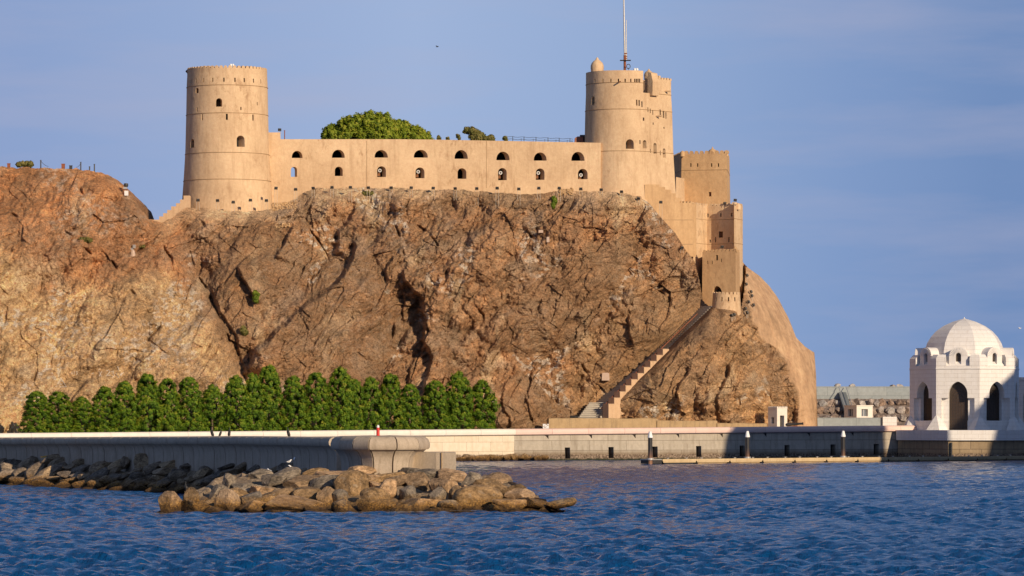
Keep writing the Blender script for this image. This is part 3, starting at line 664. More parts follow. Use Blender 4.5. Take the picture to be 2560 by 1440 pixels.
# ------------------------------------------------------------------ fort: helpers
def plan_loops(plan, c, levels):
    c = A(*c[:2]); return [[A(*(c + (A(*p) - c) * s), z) for p in plan] for z, s in levels]
def dense(levels, n):
    zs = [l[0] for l in levels]; q = np.linspace(zs[0], zs[-1], n); return [(z, float(np.interp(z, zs, [l[1] for l in levels]))) for z in q]
def course(plan, c, levels, z, h=.13, out=.07):
    """a thin raised line running round a tower"""
    s = float(np.interp(z, [l[0] for l in levels], [l[1] for l in levels])); c = A(*c[:2]); r = np.mean([np.linalg.norm(A(*p) - c) for p in plan]); k = out / r
    lo = lambda q, zz: [A(*(c + (A(*p) - c) * q), zz) for p in plan]
    return MB().loops([lo(s - k, z), lo(s + k, z + h * .3), lo(s + k, z + h * .7), lo(s - k, z + h)], caps=False)
def parapet(path, zs, h, th, pitch, mw, mh, closed=False, top='round'):
    """wall of thickness th along the path (outer face on the path, right of travel is out) with a row of rounded merlons on it"""
    mb = MB(); N = miter(path)
    if closed:
        n = len(path); N = []
        for i in range(n):
            a, b, c = A(*path[i - 1]), A(*path[i]), A(*path[(i + 1) % n]); t = (c - a) / np.linalg.norm(c - a); N.append(A(t[1], -t[0]))
    P3 = [A(*p[:2]) for p in path]
    L = []
    for p, n, z in zip(P3, N, zs): L.append([A(*p, z), A(*p, z + h), A(*(p - n * th), z + h), A(*(p - n * th), z)])
    if closed: L.append(L[0])
    mb.loops(L, caps=not closed)
    pts = P3 + ([P3[0]] if closed else []); zz = list(zs) + ([zs[0]] if closed else [])
    d = [0.]
    for a, b in zip(pts, pts[1:]): d.append(d[-1] + np.linalg.norm(b - a))
    m = max(1, int(d[-1] / pitch)); xs = (np.arange(m) + .5) * d[-1] / m
    for q in xs:
        i = min(max(int(np.searchsorted(d, q)) - 1, 0), len(pts) - 2); t = (pts[i + 1] - pts[i]) / (d[i + 1] - d[i] + 1e-9); f = (q - d[i])
        p = pts[i] + t * f; z = np.interp(q, d, zz) + h - .03; n = A(t[1], -t[0])
        k = 1 + random.uniform(-.08, .08)
        mb.uvprism(arch(mw * k, mh * k, 'round', 5) if top == 'round' else arch(mw, mh, top), A(*(p - n * .02), z), A(*t, 0), A(0, 0, 1), A(*(-n * (th - .06)), 0))
    return mb
def opening(cut_mb, parent, name, o, U, N, w, h, kind, depth, skew=0., mat='dark', flare=1.):
    """an opening in the face at o (bottom centre), N outwards: a recess in the wall and a panel at its back, by default painted dark for the unlit interior"""
    U = A(*U); N = A(*N); V = A(0, 0, 1); o = A(*o); pts = arch(w, h, kind, 8); back = -N * depth + U * skew
    out = [o + N * .6 + u * U + v * V for u, v in pts]; inn = [o + back + u * U * flare + v * V for u, v in pts]
    cut_mb.loops([out, [o + u * U + v * V for u, v in pts], inn])
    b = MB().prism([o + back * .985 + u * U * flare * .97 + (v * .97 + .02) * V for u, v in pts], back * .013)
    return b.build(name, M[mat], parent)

# ------------------------------------------------------------------ fort: round tower on the left
def round_tower():
    D = 600.; cx = xat(568, D); r = 5.98; c = (cx, D)
    lv = [(zat(560, D), 1.19), (zat(525, D), 1.145), (zat(450, D), 1.09), (zat(380, D), 1.048), (zat(285, D), 1.025), (zat(210, D), 1.012), (zat(190, D), 1.0)]
    ang = np.linspace(0, 2 * math.pi, 112, endpoint=False); plan = [(cx + r * math.cos(a), D + r * math.sin(a)) for a in ang]
    t = thing('round_tower', 'tall round ochre tower with four string courses at the left end of the fort', 'tower', (cx, D, lv[0][0]))
    body = MB().loops(plan_loops(plan, c, dense(lv, 20))).build('wall', M['plaster'], t)
    cm = MB()
    def face(px, py):
        z = zat(py, D - 5); s = r * float(np.interp(z, [l[0] for l in lv], [l[1] for l in lv])); a = math.asin(max(-.98, min(.98, (px - 568) * (D - 5) / F / s)))
        return A(cx + s * math.sin(a), D - s * math.cos(a), z), A(math.cos(a), math.sin(a), 0), A(math.sin(a), -math.cos(a), 0)
    for px, py, w, h in ((555, 268, 16, 21), (498, 232, 10, 13), (609, 368, 21, 28), (485, 368, 16, 22)):
        o, U, N = face(px, py); opening(cm, t, 'window', o, U, N, w * .06, h * .06, 'round', 1.3, -.35, flare=.75)
    for px, py, w, h in ((512, 301, 4.2, 15), (574.5, 301, 4.6, 15), (638, 301, 4.2, 15), (498, 279, 3.5, 11), (609, 276, 3, 8), (648, 262, 3, 8)):
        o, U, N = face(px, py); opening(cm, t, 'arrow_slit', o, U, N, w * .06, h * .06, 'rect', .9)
    cut(body, cm); finish(body, 40, False)
    for py in (447, 380, 281, 211): course(plan, c, lv, zat(py + 2, D - 6)).build('string_course', M['band'], t)
    ztop = lv[-1][0]
    pp = parapet([(cx + r * math.cos(a), D + r * math.sin(a)) for a in ang], [ztop] * 112, .72, .55, .68, .50, .40, closed=True).build('parapet', M['plaster'], t)
    cm = MB()
    zz = lv[-1][0] - .9
    for px in (481, 496, 515, 538.5, 567, 594.5, 617, 639, 656):
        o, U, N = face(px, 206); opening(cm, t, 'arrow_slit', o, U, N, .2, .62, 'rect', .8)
    cut(body, cm); finish(body, 40, False)
round_tower()

# ------------------------------------------------------------------ fort: curtain wall with two rows of embrasures
def curtain_wall():
    p0 = A(xat(666, 601.), 601.); p1 = A(xat(1502, 604.), 604.); d = p1 - p0; L = np.linalg.norm(d); d /= L; N = A(d[1], -d[0]); th = 1.25
    d3, N3 = A(*d, 0), A(*N, 0)
    def hit(px):
        k = (px - CX) / F; s = (k * p0[1] - p0[0]) / (d[0] - k * d[1]); return p0 + d * s, s
    t = thing('curtain_wall', 'long ochre fort wall with two rows of arched embrasures between the towers', 'wall', (*(p0 + d * L / 2), zat(520, 602)))
    prof = [(666, 331), (701, 331), (701.2, 348), (1000, 348), (1085, 349), (1300, 353), (1502, 357)]
    pts = [(hit(px)[1], zat(py, hit(px)[0][1])) for px, py in prof]; zb = zat(545, 602)
    outl = [A(*(p0 + d * s), z) for s, z in pts]; low = [A(*(p0 + d * s), zb) for s, z in pts]
    mb = MB(); bk = -N3 * th; n = len(outl)
    mb.prism(low[::1] + outl[::-1], bk)
    front = mb.build('wall', M['plaster'], t)
    cm = MB(); cv = []
    up = [(743, 395, 27, 18), (846, 394.5, 32, 20.5), (953, 394, 33, 19), (1052, 394, 35, 19.5), (1153, 397, 33, 22), (1257.5, 400.5, 33, 21.5), (1350.5, 401.5, 32, 20.5), (1445, 402, 33, 22.5)]
    lo = [(735, 442, 15.5, 25), (847, 440, 20, 23.5), (954, 442.5, 22, 27), (1050, 445.5, 22.5, 27), (1155, 447, 22, 26.5), (1256, 450.5, 21.5, 30.5), (1350.5, 449.5, 21.5, 28.5), (1457, 448, 24, 26)]
    for i, (px, py, w, h) in enumerate(up + lo):
        q, s = hit(px); z = zat(py, q[1]); sc = q[1] / F; k = 'half' if i < 8 else 'round'
        sk = -(.35 if i % 8 < 2 else .55); pts2 = arch(w * sc, h * sc, k, 9); o = A(*q, z); V = A(0, 0, 1)
        cm.loops([[o + N3 * .5 + u * d3 + v * V for u, v in pts2], [o + u * d3 + v * V for u, v in pts2], [o + bk * 1.3 + d3 * sk + u * d3 * .8 + v * V for u, v in pts2]])
        if i != 8:  # casemate behind each opening, its darkness painted on
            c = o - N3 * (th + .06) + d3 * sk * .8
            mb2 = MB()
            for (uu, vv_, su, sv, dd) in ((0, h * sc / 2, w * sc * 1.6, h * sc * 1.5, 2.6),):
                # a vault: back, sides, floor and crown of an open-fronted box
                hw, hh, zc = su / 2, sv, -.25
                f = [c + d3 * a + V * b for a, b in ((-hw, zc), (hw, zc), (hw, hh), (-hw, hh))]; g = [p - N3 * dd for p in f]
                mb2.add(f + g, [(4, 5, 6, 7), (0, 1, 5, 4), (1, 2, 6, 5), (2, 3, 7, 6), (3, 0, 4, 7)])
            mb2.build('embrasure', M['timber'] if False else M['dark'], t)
    cut(front, cm); finish(front, 30, False)
    # walk behind the crest, with its own back wall
    zt = pts[3][1]
    MB().prism([A(*(p0 + d * a), 0) - N3 * b + A(0, 0, zt - 1.5) for a, b in ((2, th + .05), (L - 1, th + .05), (L - 1, 3.6), (2, 3.6))], A(0, 0, .5)).build('wall_walk', M['plaster'], t)
    for px in (917, 1216): # expansion joints
        q, s = hit(px); mb = MB(); z0, z1 = zat(470, q[1]), zat(352, q[1])
        mb.box(A(*(q + N * .012), (z0 + z1) / 2), (.07, .03, z1 - z0), math.atan2(d[1], d[0])).build('joint', M['band'], t)
    # muzzles of the guns standing in the lower embrasures
    def cannon(i):
        px, py, w, h = lo[i]; q, s = hit(px); sc = q[1] / F; z = zat(py, q[1]); c = A(*q, z) - N3 * .55 - d3 * .25 + A(0, 0, h * sc * (.62 if i != 7 else .42))
        g = thing('cannon', ['', '', 'old gun muzzle in the third lower arch beside the wall joint', 'old gun muzzle in the lower arch under the small green bush', '', 'old gun muzzle in the tallest lower arch right of the second joint', 'old gun muzzle above a pale bar in the lower arch', 'old gun muzzle low in the lower arch nearest the great tower'][i], 'cannon', c, 'guns in the lower embrasures of the fort wall')
        dr = N3 * .96 + d3 * .1; dr = dr / np.linalg.norm(dr)
        MB().tube([c - dr * 2.2, c - dr * .2, c - dr * .1, c], [.30, .2, .22, .22], 14).build('barrel', M['iron'], g, 40)
        a = np.cross(dr, A(0, 0, 1)); b = np.cross(a, dr)
        ring = [[c + dr * k + rr * (a * math.cos(q_) + b * math.sin(q_)) for q_ in np.linspace(0, 2 * math.pi, 14, endpoint=False)] for k, rr in ((-.03, .27), (.04, .27), (.04, .15), (-.03, .15))]
        MB().loops(ring + [ring[0]], caps=False).build('muzzle_ring', M['steel'], g, 40)
        MB().box(c - dr * 1.5 - A(0, 0, .5), (.5, 1.4, .6), math.atan2(dr[1], dr[0]) + math.pi / 2).build('carriage', M['timber'], g)
    for i in (2, 3, 5, 6, 7): cannon(i)
    return p0, d, N, hit
CW = curtain_wall()

# ------------------------------------------------------------------ fort: great tower
def great_tower():
    D = 609.; s0 = D / F; cx = xat(1551, D); r = 5.25; c = (cx, D)
    a1 = math.radians(48)
    arc = [(cx + r * math.sin(a), D - r * math.cos(a)) for a in np.linspace(math.radians(-150), a1, 48)]
    T = A(math.cos(a1), math.sin(a1)); Lf = 5.75; p = A(*arc[-1])
    flat = [tuple(p + T * Lf * k) for k in np.linspace(0, 1, 12)[1:]]; e = A(*flat[-1]); back = [tuple(e + A(-T[1], T[0]) * 5.5), tuple(e + A(-T[1], T[0]) * 9 - T * 4)]
    plan = arc + flat + back
    zz = lambda py: zat(py, D)
    lv = [(zz(540), 1.14), (zz(480), 1.09), (zz(385), 1.045), (zz(280), 1.02), (zz(237), 1.0)]
    t = thing('great_tower', 'broad ochre fort tower with a rounded front and a flat right side, under the flagpole', 'tower', (cx, D, lv[0][0]))
    body = MB().loops(plan_loops(plan, c, dense(lv, 14))).build('wall', M['plaster'], t)
    def fpt(px, py):
        # point where the sight line meets the tower's outline at that height
        best = None; z = zat(py, D - 3); s = float(np.interp(z, [l[0] for l in lv], [l[1] for l in lv]))
        for a, b in zip(plan[:-1], plan[1:-2]):
            a = A(*c) + (A(*a) - A(*c)) * s; b = A(*c) + (A(*b) - A(*c)) * s; k = (px - CX) / F
            den = (b - a)[0] - k * (b - a)[1]
            if abs(den) < 1e-9: continue
            q = (k * a[1] - a[0]) / den
            if 0 <= q <= 1:
                w = a + (b - a) * q
                if best is None or w[1] < best[0][1]:
                    tt = (b - a) / np.linalg.norm(b - a); best = (w, tt)
        w, tt = best; return A(*w, zat(py, w[1])), A(*tt, 0), A(tt[1], -tt[0], 0)
    cm = MB()
    o, U, N = fpt(1575, 372); opening(cm, t, 'window', o, U, N, 1.25, 1.45, 'round', 1.5, -.5, flare=.7)
    o, U, N = fpt(1482, 262); opening(cm, t, 'window', o, U, N, .8, 1.3, 'round', 1., flare=.8)
    for px, py, w, h in ((1612, 371, .75, 1.25), (1638, 384, .8, 1.6), (1661, 394, .7, 1.4)):
        o, U, N = fpt(px, py); opening(cm, t, 'window', o, U, N, w, h, 'round', 1.1, -.25, flare=.7)
    for px, py, w, h in ((1592, 264, .22, .9), (1598, 265, .22, .9), (1605, 268, .22, .9), (1620, 280, .22, .7), (1626, 283, .22, .7), (1632, 287, .22, .7), (1651, 292, .34, 1.1), (1659, 295, .38, 1.1), (1665, 297, .25, 1.), (1609, 302, .3, .5), (1633, 312, .25, .35), (1660, 322, .25, .3), (1600, 360, .18, .6), (1626, 382, .18, .6), (1651, 388, .18, .7)):
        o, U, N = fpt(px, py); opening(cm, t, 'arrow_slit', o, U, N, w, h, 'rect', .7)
    cut(body, cm); finish(body, 40, False)
    course(plan, c, lv, zz(280)).build('string_course', M['band'], t); course(plan, c, lv, zz(384)).build('string_course', M['band'], t)
    # parapet: round front, then a gap, then the flat side and the back
    zt = zz(237); k = 1.0
    pf = arc[:-2]; ph = zz(183) - zt
    pp = parapet(pf, [zt] * len(pf), ph, .6, .62, .46, .36).build('parapet', M['plaster'], t)
    cm = MB()
    for px in (1487, 1507, 1527, 1546, 1563, 1577, 1587, 1591, 1595, 1599):
        o, U, N = fpt(px, 207); N2 = N
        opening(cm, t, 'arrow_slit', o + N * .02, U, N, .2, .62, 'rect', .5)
    cut(pp, cm); finish(pp, 40, False)
    pr = flat[3:] + back[:1]; ph2 = zz(200) - zt
    parapet(pr, [zt] * len(pr), ph2, .6, .62, .46, .36).build('parapet', M['plaster'], t)
    pl = [(x, y) for x, y in arc[:-2]]; lvp = [(zt, 1.0), (zt + 5, 1.0)]
    mb = MB(); N = miter(pl)
    for z in (zz(214),): mb.loops([[A(*(A(*q) + n * o), z + u) for o, u in ((-.05, 0), (.07, .04), (.07, .1), (-.05, .13))] for q, n in zip(pl, N)])
    mb.build('string_course', M['band'], t)
    mb = MB(); N = miter(pr)
    mb.loops([[A(*(A(*q) + n * o), zz(238) + u) for o, u in ((-.05, 0), (.07, .04), (.07, .1), (-.05, .13))] for q, n in zip(pr, N)]).build('string_course', M['band'], t)
    # rear wall of the roof terrace seen through the gap
    q = A(*flat[1]); MB().box((q[0] + .3, q[1] + 2.2, zt + 1.5), (2.6, .5, 2.6), math.radians(-38)).build('terrace_wall', M['plaster'], t)
    # corner turrets with onion domes, and the box machicolation
    def onion(px, pyt, pyb, wpx, D_):
        x = xat(px, D_); z0 = zat(pyb, D_); hh = zat(pyt, D_) - z0; R_ = wpx * D_ / F / 2
        return MB().lathe((x, D_, z0), [(R_ * .94, -1.4), (R_ * .95, .02), (R_ * 1.0, hh * .25), (R_ * .98, hh * .42), (R_ * .82, hh * .6), (R_ * .52, hh * .74), (R_ * .25, hh * .83), (R_ * .2, hh * .90), (R_ * .13, hh * .96), (.02, hh)], 20)
    onion(1493, 143, 179, 33, 607.).build('turret', M['plaster'], t, 40)
    onion(1622, 172, 196, 24, 613.5).build('turret', M['plaster'], t, 40)
    o, U, N = fpt(1632, 241); 
    b = [o + N * k_ + A(0, 0, z_) for k_, z_ in ((-.4, 0.), (.55, .1), (.62, 2.2), (.25, 3.5), (-.4, 3.7))]
    MB().prism([q - U * .75 for q in b], U * 1.5).build('machicolation', M['plaster'], t)
    for px, py in ((1662, 228), (1640, 290)):
        o, U, N = fpt(px, py); d = N + U * .5; MB().tube([o - d * .4, o + d * .8], .13, 8).build('water_spout', M['plaster'], t)
    o, U, N = fpt(1552, 203); MB().tube([o - N * .3, o + N * .9 + A(-.3, 0, -.2)], .11, 8).build('water_spout', M['timber'], t)
great_tower()

# ------------------------------------------------------------------ fort: square tower, stepped wall, gatehouse and bastion
def poly_tower(t, pts, zb, zt, lv_s=1.03, mat='plaster', par_h=.9, pitch=.75, mw=.55, mh=.42, path_n=None):
    pl = [(xat(px, D), D) for px, D in pts]; c = np.mean(pl, 0); lv = [(zb, lv_s), (zt, 1.0)]
    body = MB().loops(plan_loops(pl, c, dense(lv, 6))).build('wall', M[mat], t)
    n = path_n or len(pl)
    parapet(pl[:n], [zt] * n, par_h, .45, pitch, mw, mh).build('parapet', M[mat], t)
    return body, pl, c, lv
def seg_face(pl, c, lv, i, px, py):
    a, b = A(*pl[i]), A(*pl[i + 1]); z = zat(py, a[1]); s = float(np.interp(z, [l[0] for l in lv], [l[1] for l in lv])); a = c + (a - c) * s; b = c + (b - c) * s
    k = (px - CX) / F; q = (k * a[1] - a[0]) / ((b - a)[0] - k * (b - a)[1]); w = a + (b - a) * q; tt = (b - a) / np.linalg.norm(b - a)
    return A(*w, zat(py, w[1])), A(*tt, 0), A(tt[1], -tt[0], 0)
def square_tower():
    t = thing('square_tower', 'square crenellated tower standing behind and to the right of the great tower', 'tower', (xat(1750, 625), 625, zat(540, 625)))
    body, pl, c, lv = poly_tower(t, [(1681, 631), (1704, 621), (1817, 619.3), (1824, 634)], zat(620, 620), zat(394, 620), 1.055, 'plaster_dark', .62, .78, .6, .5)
    cm = MB()
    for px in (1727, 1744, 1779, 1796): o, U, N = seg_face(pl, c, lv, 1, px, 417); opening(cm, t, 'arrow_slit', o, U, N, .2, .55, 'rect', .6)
    o, U, N = seg_face(pl, c, lv, 1, 1775, 491); opening(cm, t, 'window', o, U, N, .42, .68, 'rect', .35, mat='timber')
    cut(body, cm); finish(body, 30, False)
    course(pl, c, lv, zat(426, 620)).build('string_course', M['band'], t)
    x = xat(1782, 626); z = zat(381, 626); MB().lathe((x, 627, z - .6), [(.75, 0), (.75, .7), (.5, 1.05), (.15, 1.25), (.05, 1.55)], 12).build('pinnacle', M['plaster_dark'], t, 40)
    for px in (1706, 1815): MB().lathe((xat(px, 620.4), 620.4, zat(386, 620)), [(.38, -.3), (.38, .25), (.2, .5), (.04, .62)], 10).build('corner_knob', M['plaster_dark'], t, 40)
square_tower()
def link_wall():
    t = thing('link_wall', 'short sunlit plastered wall joining great tower and square tower', 'wall', (xat(1693, 618), 618, zat(520, 618)))
    pl = [(xat(1672, 616.5), 616.5), (xat(1690, 614.5), 614.5), (xat(1711, 618.5), 618.5), (xat(1708, 624), 624), (xat(1680, 624), 624)]
    MB().loops(plan_loops(pl, np.mean(pl, 0), [(zat(560, 616), 1.1), (zat(444, 616), 1.0)])).build('wall', M['plaster'], t)
link_wall()
def stepped_wall():
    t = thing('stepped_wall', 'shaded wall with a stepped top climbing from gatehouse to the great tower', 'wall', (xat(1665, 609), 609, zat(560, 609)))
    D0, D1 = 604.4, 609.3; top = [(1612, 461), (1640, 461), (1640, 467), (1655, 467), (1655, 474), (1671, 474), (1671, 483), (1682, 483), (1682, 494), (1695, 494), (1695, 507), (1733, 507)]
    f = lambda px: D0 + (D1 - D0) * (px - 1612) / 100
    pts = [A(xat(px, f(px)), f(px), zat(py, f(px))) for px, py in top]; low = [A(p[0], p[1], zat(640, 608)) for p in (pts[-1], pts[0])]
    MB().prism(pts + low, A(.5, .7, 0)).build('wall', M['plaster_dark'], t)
    for py in (549, 610): MB().prism([P(x, y, f(x) - .03) for x, y in ((1650, py), (1732, py), (1732, py + 1.6), (1650, py + 1.6))], A(.02, .08, 0)).build('string_course', M['band'], t)
    parapet([(P(1700, 507, f(1700))[0], f(1700)), (P(1733, 507, f(1733))[0], f(1733))], [zat(508, 608.5)] * 2, .05, .5, .62, .46, .36).build('parapet', M['plaster_dark'], t)
stepped_wall()
def gatehouse():
    t = thing('gatehouse', 'angular ochre gatehouse with a projecting pillar at each side and a grated window', 'gatehouse', (xat(1765, 618), 618, zat(780, 618)))
    pts = [(1640, 614.3), (1732, 611.5), (1768, 616.5), (1834, 614.2), (1835.5, 611.6), (1857, 616.5), (1850, 632), (1650, 634)]
    zt = zat(523, 614)
    body, pl, c, lv = poly_tower(t, pts, zat(790, 614), zt, 1.0, 'plaster', .62, .62, .46, .36, path_n=6)
    cm = MB()
    for i, px, py, w, h in ((1, 1747, 543, .16, .6), (1, 1755, 543, .16, .6), (1, 1762, 543, .16, .6), (1, 1746, 591, .16, .9), (1, 1753, 591, .16, .9), (1, 1760, 591, .16, .9), (1, 1765, 591, .14, .8),
                        (2, 1769.5, 543, .24, .55), (2, 1802, 542, .24, .55), (2, 1829, 541, .24, .55), (2, 1789, 606, .2, .8), (2, 1822, 606, .22, .8), (2, 1775, 607, .24, .5), (0, 1718, 592, .2, .7), (0, 1728, 591, .2, .5), (4, 1850, 560, .14, .6), (4, 1850, 600, .14, .7)):
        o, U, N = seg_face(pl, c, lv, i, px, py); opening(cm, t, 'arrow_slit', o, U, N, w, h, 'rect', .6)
    o, U, N = seg_face(pl, c, lv, 2, 1802, 594); w = opening(cm, t, 'window', o, U, N, .72, .95, 'rect', .4)
    cut(body, cm); finish(body, 30, False)
    g = MB()
    for k in np.linspace(-.3, .3, 5): g.tube([o + U * k - N * .1, o + U * k - N * .1 + A(0, 0, .95)], .022, 5)
    for k in np.linspace(.1, .85, 5): g.tube([o - U * .36 - N * .1 + A(0, 0, k), o + U * .36 - N * .1 + A(0, 0, k)], .022, 5)
    g.build('grating', M['timber'], w)
    for py in (549, 610): course(pl, c, lv, zat(py, 614), .12, .05).build('string_course', M['band'], t)
    for px, D, py in ((1732, 612, 508), (1846, 613, 509)): MB().lathe((xat(px, D), D + .3, zat(py + 5, D)), [(.42, -.6), (.4, 0), (.22, .25), (.05, .42)], 10).build('corner_knob', M['plaster'], t, 40)
gatehouse()
def gate_tower():
    t = thing('gate_tower', 'small crenellated gate tower with a dark arched doorway at the head of the stair', 'gatehouse', (xat(1798, 611), 611, zat(800, 611)))
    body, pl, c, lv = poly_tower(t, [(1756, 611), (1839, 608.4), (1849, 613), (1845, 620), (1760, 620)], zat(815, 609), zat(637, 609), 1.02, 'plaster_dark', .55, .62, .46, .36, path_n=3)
    cm = MB(); o, U, N = seg_face(pl, c, lv, 0, 1792.5, 772); opening(cm, t, 'doorway', o, U, N, 1.6, 3.5, 'point', 1.5)
    o, U, N = seg_face(pl, c, lv, 0, 1792, 651); opening(cm, t, 'window', o, U, N, .36, .85, 'rect', .6)
    for px, py in ((1769, 660), (1780, 660), (1803, 655)): o, U, N = seg_face(pl, c, lv, 0, px, py); opening(cm, t, 'arrow_slit', o, U, N, .16, .5, 'rect', .6)
    cut(body, cm); finish(body, 30, False)
    MB().lathe((xat(1838, 609), 609.2, zat(622, 609)), [(.38, -.5), (.36, 0), (.2, .25), (.05, .4)], 10).build('corner_knob', M['plaster_dark'], t, 40)
gate_tower()
def bastion():
    D = 607.; cx = xat(1816, D); r = 2.1; z1 = zat(744, D)
    t = thing('bastion', 'low half-round crenellated bastion in front of the gate tower door', 'bastion', (cx, D, zat(800, D)))
    ang = np.linspace(math.radians(170), math.radians(370), 30); plan = [(cx + r * math.cos(a), D + r * math.sin(a)) for a in ang]
    body = MB().loops(plan_loops(plan, (cx, D), [(zat(805, D), 1.16), (zat(772, D), 1.05), (z1, 1.0)])).build('wall', M['plaster'], t)
    pp = parapet(plan, [z1] * len(plan), .42, .32, .62, .46, .42).build('parapet', M['plaster'], t); finish(pp, 40, False)
    cm = MB()
    for a in np.linspace(-50, 62, 5):
        a = math.radians(a); N = A(math.sin(a), -math.cos(a), 0); U = A(math.cos(a), math.sin(a), 0); opening(cm, t, 'arrow_slit', A(cx, D, z1 - .62) + N * r, U, N, .2, .62, 'rect', .5)
    cut(body, cm); finish(body, 40, False)
bastion()
# ------------------------------------------------------------------ far sea wall
def sea_wall():
    t = thing('sea_wall', 'long harbour sea wall with a rounded coping, clean stone at left and stained at right', 'wall', (wall_xy[3][0], wall_xy[3][1], 0))
    cop = [(.15, -.95), (.42, -.82), (.50, -.5), (.44, -.2), (.25, -.04), (0, 0), (-.9, 0), (-.9, -.95)]
    def cz(i0, i1): return [z for _, _, z in WALL[i0:i1]]
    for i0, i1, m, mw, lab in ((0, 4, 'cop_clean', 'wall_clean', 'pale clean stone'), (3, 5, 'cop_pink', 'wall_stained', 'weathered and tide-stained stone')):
        pa, za = resample(wall_xy[i0:i1], cz(i0, i1), 6.1)
        mb = MB(); sweep(mb, pa, za, cop, .035); tag(mb.build('coping', M[m], t, 40), label=None)
        upper = [(0, -.951), (0, -2.45), (-1.2, -2.45), (-1.2, -.951)]
        w = MB()
        if i0 == 0:
            sweep(w, pa, za, [(.02, -.951), (.10, -5.2), (-1.2, -5.2), (-1.2, -.951)])
        else:
            sweep(w, pa, za, upper)
            # lower course with drain openings
            ax = A(*wall_xy[3]); bx_ = A(*wall_xy[4]); d = bx_ - ax; Lw = np.linalg.norm(d); d /= Lw; N = A(d[1], -d[0]); n3 = A(*N, 0)
            def sof(px): k = (px - CX) / F; return (k * ax[1] - ax[0]) / (d[0] - k * d[1])
            holes = [(sof(px - 6.5), sof(px + 6.5)) for px in (1418, 1527, 1637, 1746, 1855, 1967, 2082, 2190)]
            zs = lambda s: WALL[3][2] + (WALL[4][2] - WALL[3][2]) * s / Lw
            cuts = [0.] + [q for h in holes for q in h] + [Lw]
            for a, b in zip(cuts[::2], cuts[1::2]):
                m_ = max(1, round((b - a) / 3.1)); q = np.linspace(a, b, m_ + 1)
                sweep(w, [ax + d * s for s in q], [zs(s) for s in q], [(.06, -2.452), (.12, -5.3), (-1.2, -5.3), (-1.2, -2.452)])
            for a, b in holes: sweep(w, [ax + d * a, ax + d * b], [zs(a), zs(b)], [(.06, -2.452), (.062, -2.75), (-1.2, -2.75), (-1.2, -2.452)]); sweep(w, [ax + d * a, ax + d * b], [zs(a), zs(b)], [(.10, -4.35), (.12, -5.3), (-1.2, -5.3), (-1.2, -4.35)])
            for a, b in holes:
                MB().prism([A(*(ax + d * s - N * 1.0), zs(s) + u) for s, u in ((a - .1, -4.34), (b + .1, -4.34), (b + .1, -2.76), (a - .1, -2.76))], -n3 * .1).build('drain_opening', M['dark'], t)
            for px in np.arange(1364, 2200, 109.): # small dark scuppers beneath the coping
                s = sof(px); MB().prism([A(*(ax + d * (s + a) + N * .02), zs(s) + u) for a, u in ((-.25, -.96), (.45, -.96), (.45, -1.5), (.05, -1.05))], n3 * .03).build('scupper', M['dark'], t)
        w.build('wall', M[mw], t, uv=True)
sea_wall()

# ------------------------------------------------------------------ near sea wall and pier head
CONC_PROF = [(.42, -.62), (.52, -.5), (.54, -.32), (.46, -.13), (.28, -.02), (0, 0), (-.9, 0), (-.9, -.62)]
BODY_PROF = [(.36, -.621), (.20, -.74), (.07, -.95), (.0, -1.3), (0, -4.6), (-.9, -4.6), (-.9, -.621)]
NEAR = [(-330, 392, 4.0), (0, 360, 4.08), (300, 331, 4.25), (600, 298, 4.42), (842, 265, 4.46)]
near_xy = [(xat(p, y), y) for p, y, z in NEAR]
def near_wall():
    t = thing('sea_wall', 'shaded concrete sea wall with a bulging segmented coping behind the dark rocks', 'wall', (near_xy[2][0], near_xy[2][1], 0))
    pa, za = resample(near_xy, [q[2] for q in NEAR], 2.9)
    mb = MB(); sweep(mb, pa, za, CONC_PROF, .09).build('coping', M['concrete'], t, 40)
    pb, zb = resample(near_xy, [q[2] for q in NEAR], 2.9)
    mb = MB(); sweep(mb, pb, zb, BODY_PROF, .14).build('wall', M['concrete'], t, 40)
    # paved top of the mole behind the coping, and its inner face
    mb = MB(); q = [A(*p) for p in pa]; N = miter(pa)
    sweep(mb, pa, za, [(-.9, -.05), (-.9, -4.6), (-3.4, -4.6), (-3.4, -.05)]).build('mole_top', M['conc_block'], t)
near_wall()
def pier_head():
    c = A(xat(952, 258), 258.); t = thing('pier_head', 'rounded concrete pier head with a thick overhanging cap and curved joints', 'pier', (c[0], c[1], 0))
    px = [(845, 262.5), (866, 257.5), (898, 255.6), (930, 254.8), (985, 254.8), (1030, 256.0), (1052, 259.0), (1056, 264.)]
    path = [(xat(p, y), y) for p, y in px]; k = 1.5
    cap = [(.42 , -.86), (.50, -.74), (.50, -.5), (.40, -.22), (.15, -.04), (-.2, 0), (-2.2, .04), (-2.2, -.86)]
    body = [(.30, -.861), (.10, -1.02), (-.12, -1.35), (-.2, -1.8), (-.2, -4.8), (-2.2, -4.8), (-2.2, -.861)]
    zt = [4.54] * len(path)
    mb = MB(); sweep(mb, path, zt, cap, .09).build('cap', M['concrete'], t, 40)
    mb = MB(); sweep(mb, path, zt, body, .11).build('wall', M['concrete'], t, 40)
    inner = miter(path); pts = [A(*p) - n * 1.2 for p, n in zip(path, inner)]
    MB().prism([A(*p, -.3) for p in pts], A(0, 0, 4.82)).build('core', M['concrete'], t)
    return c
PH = pier_head()
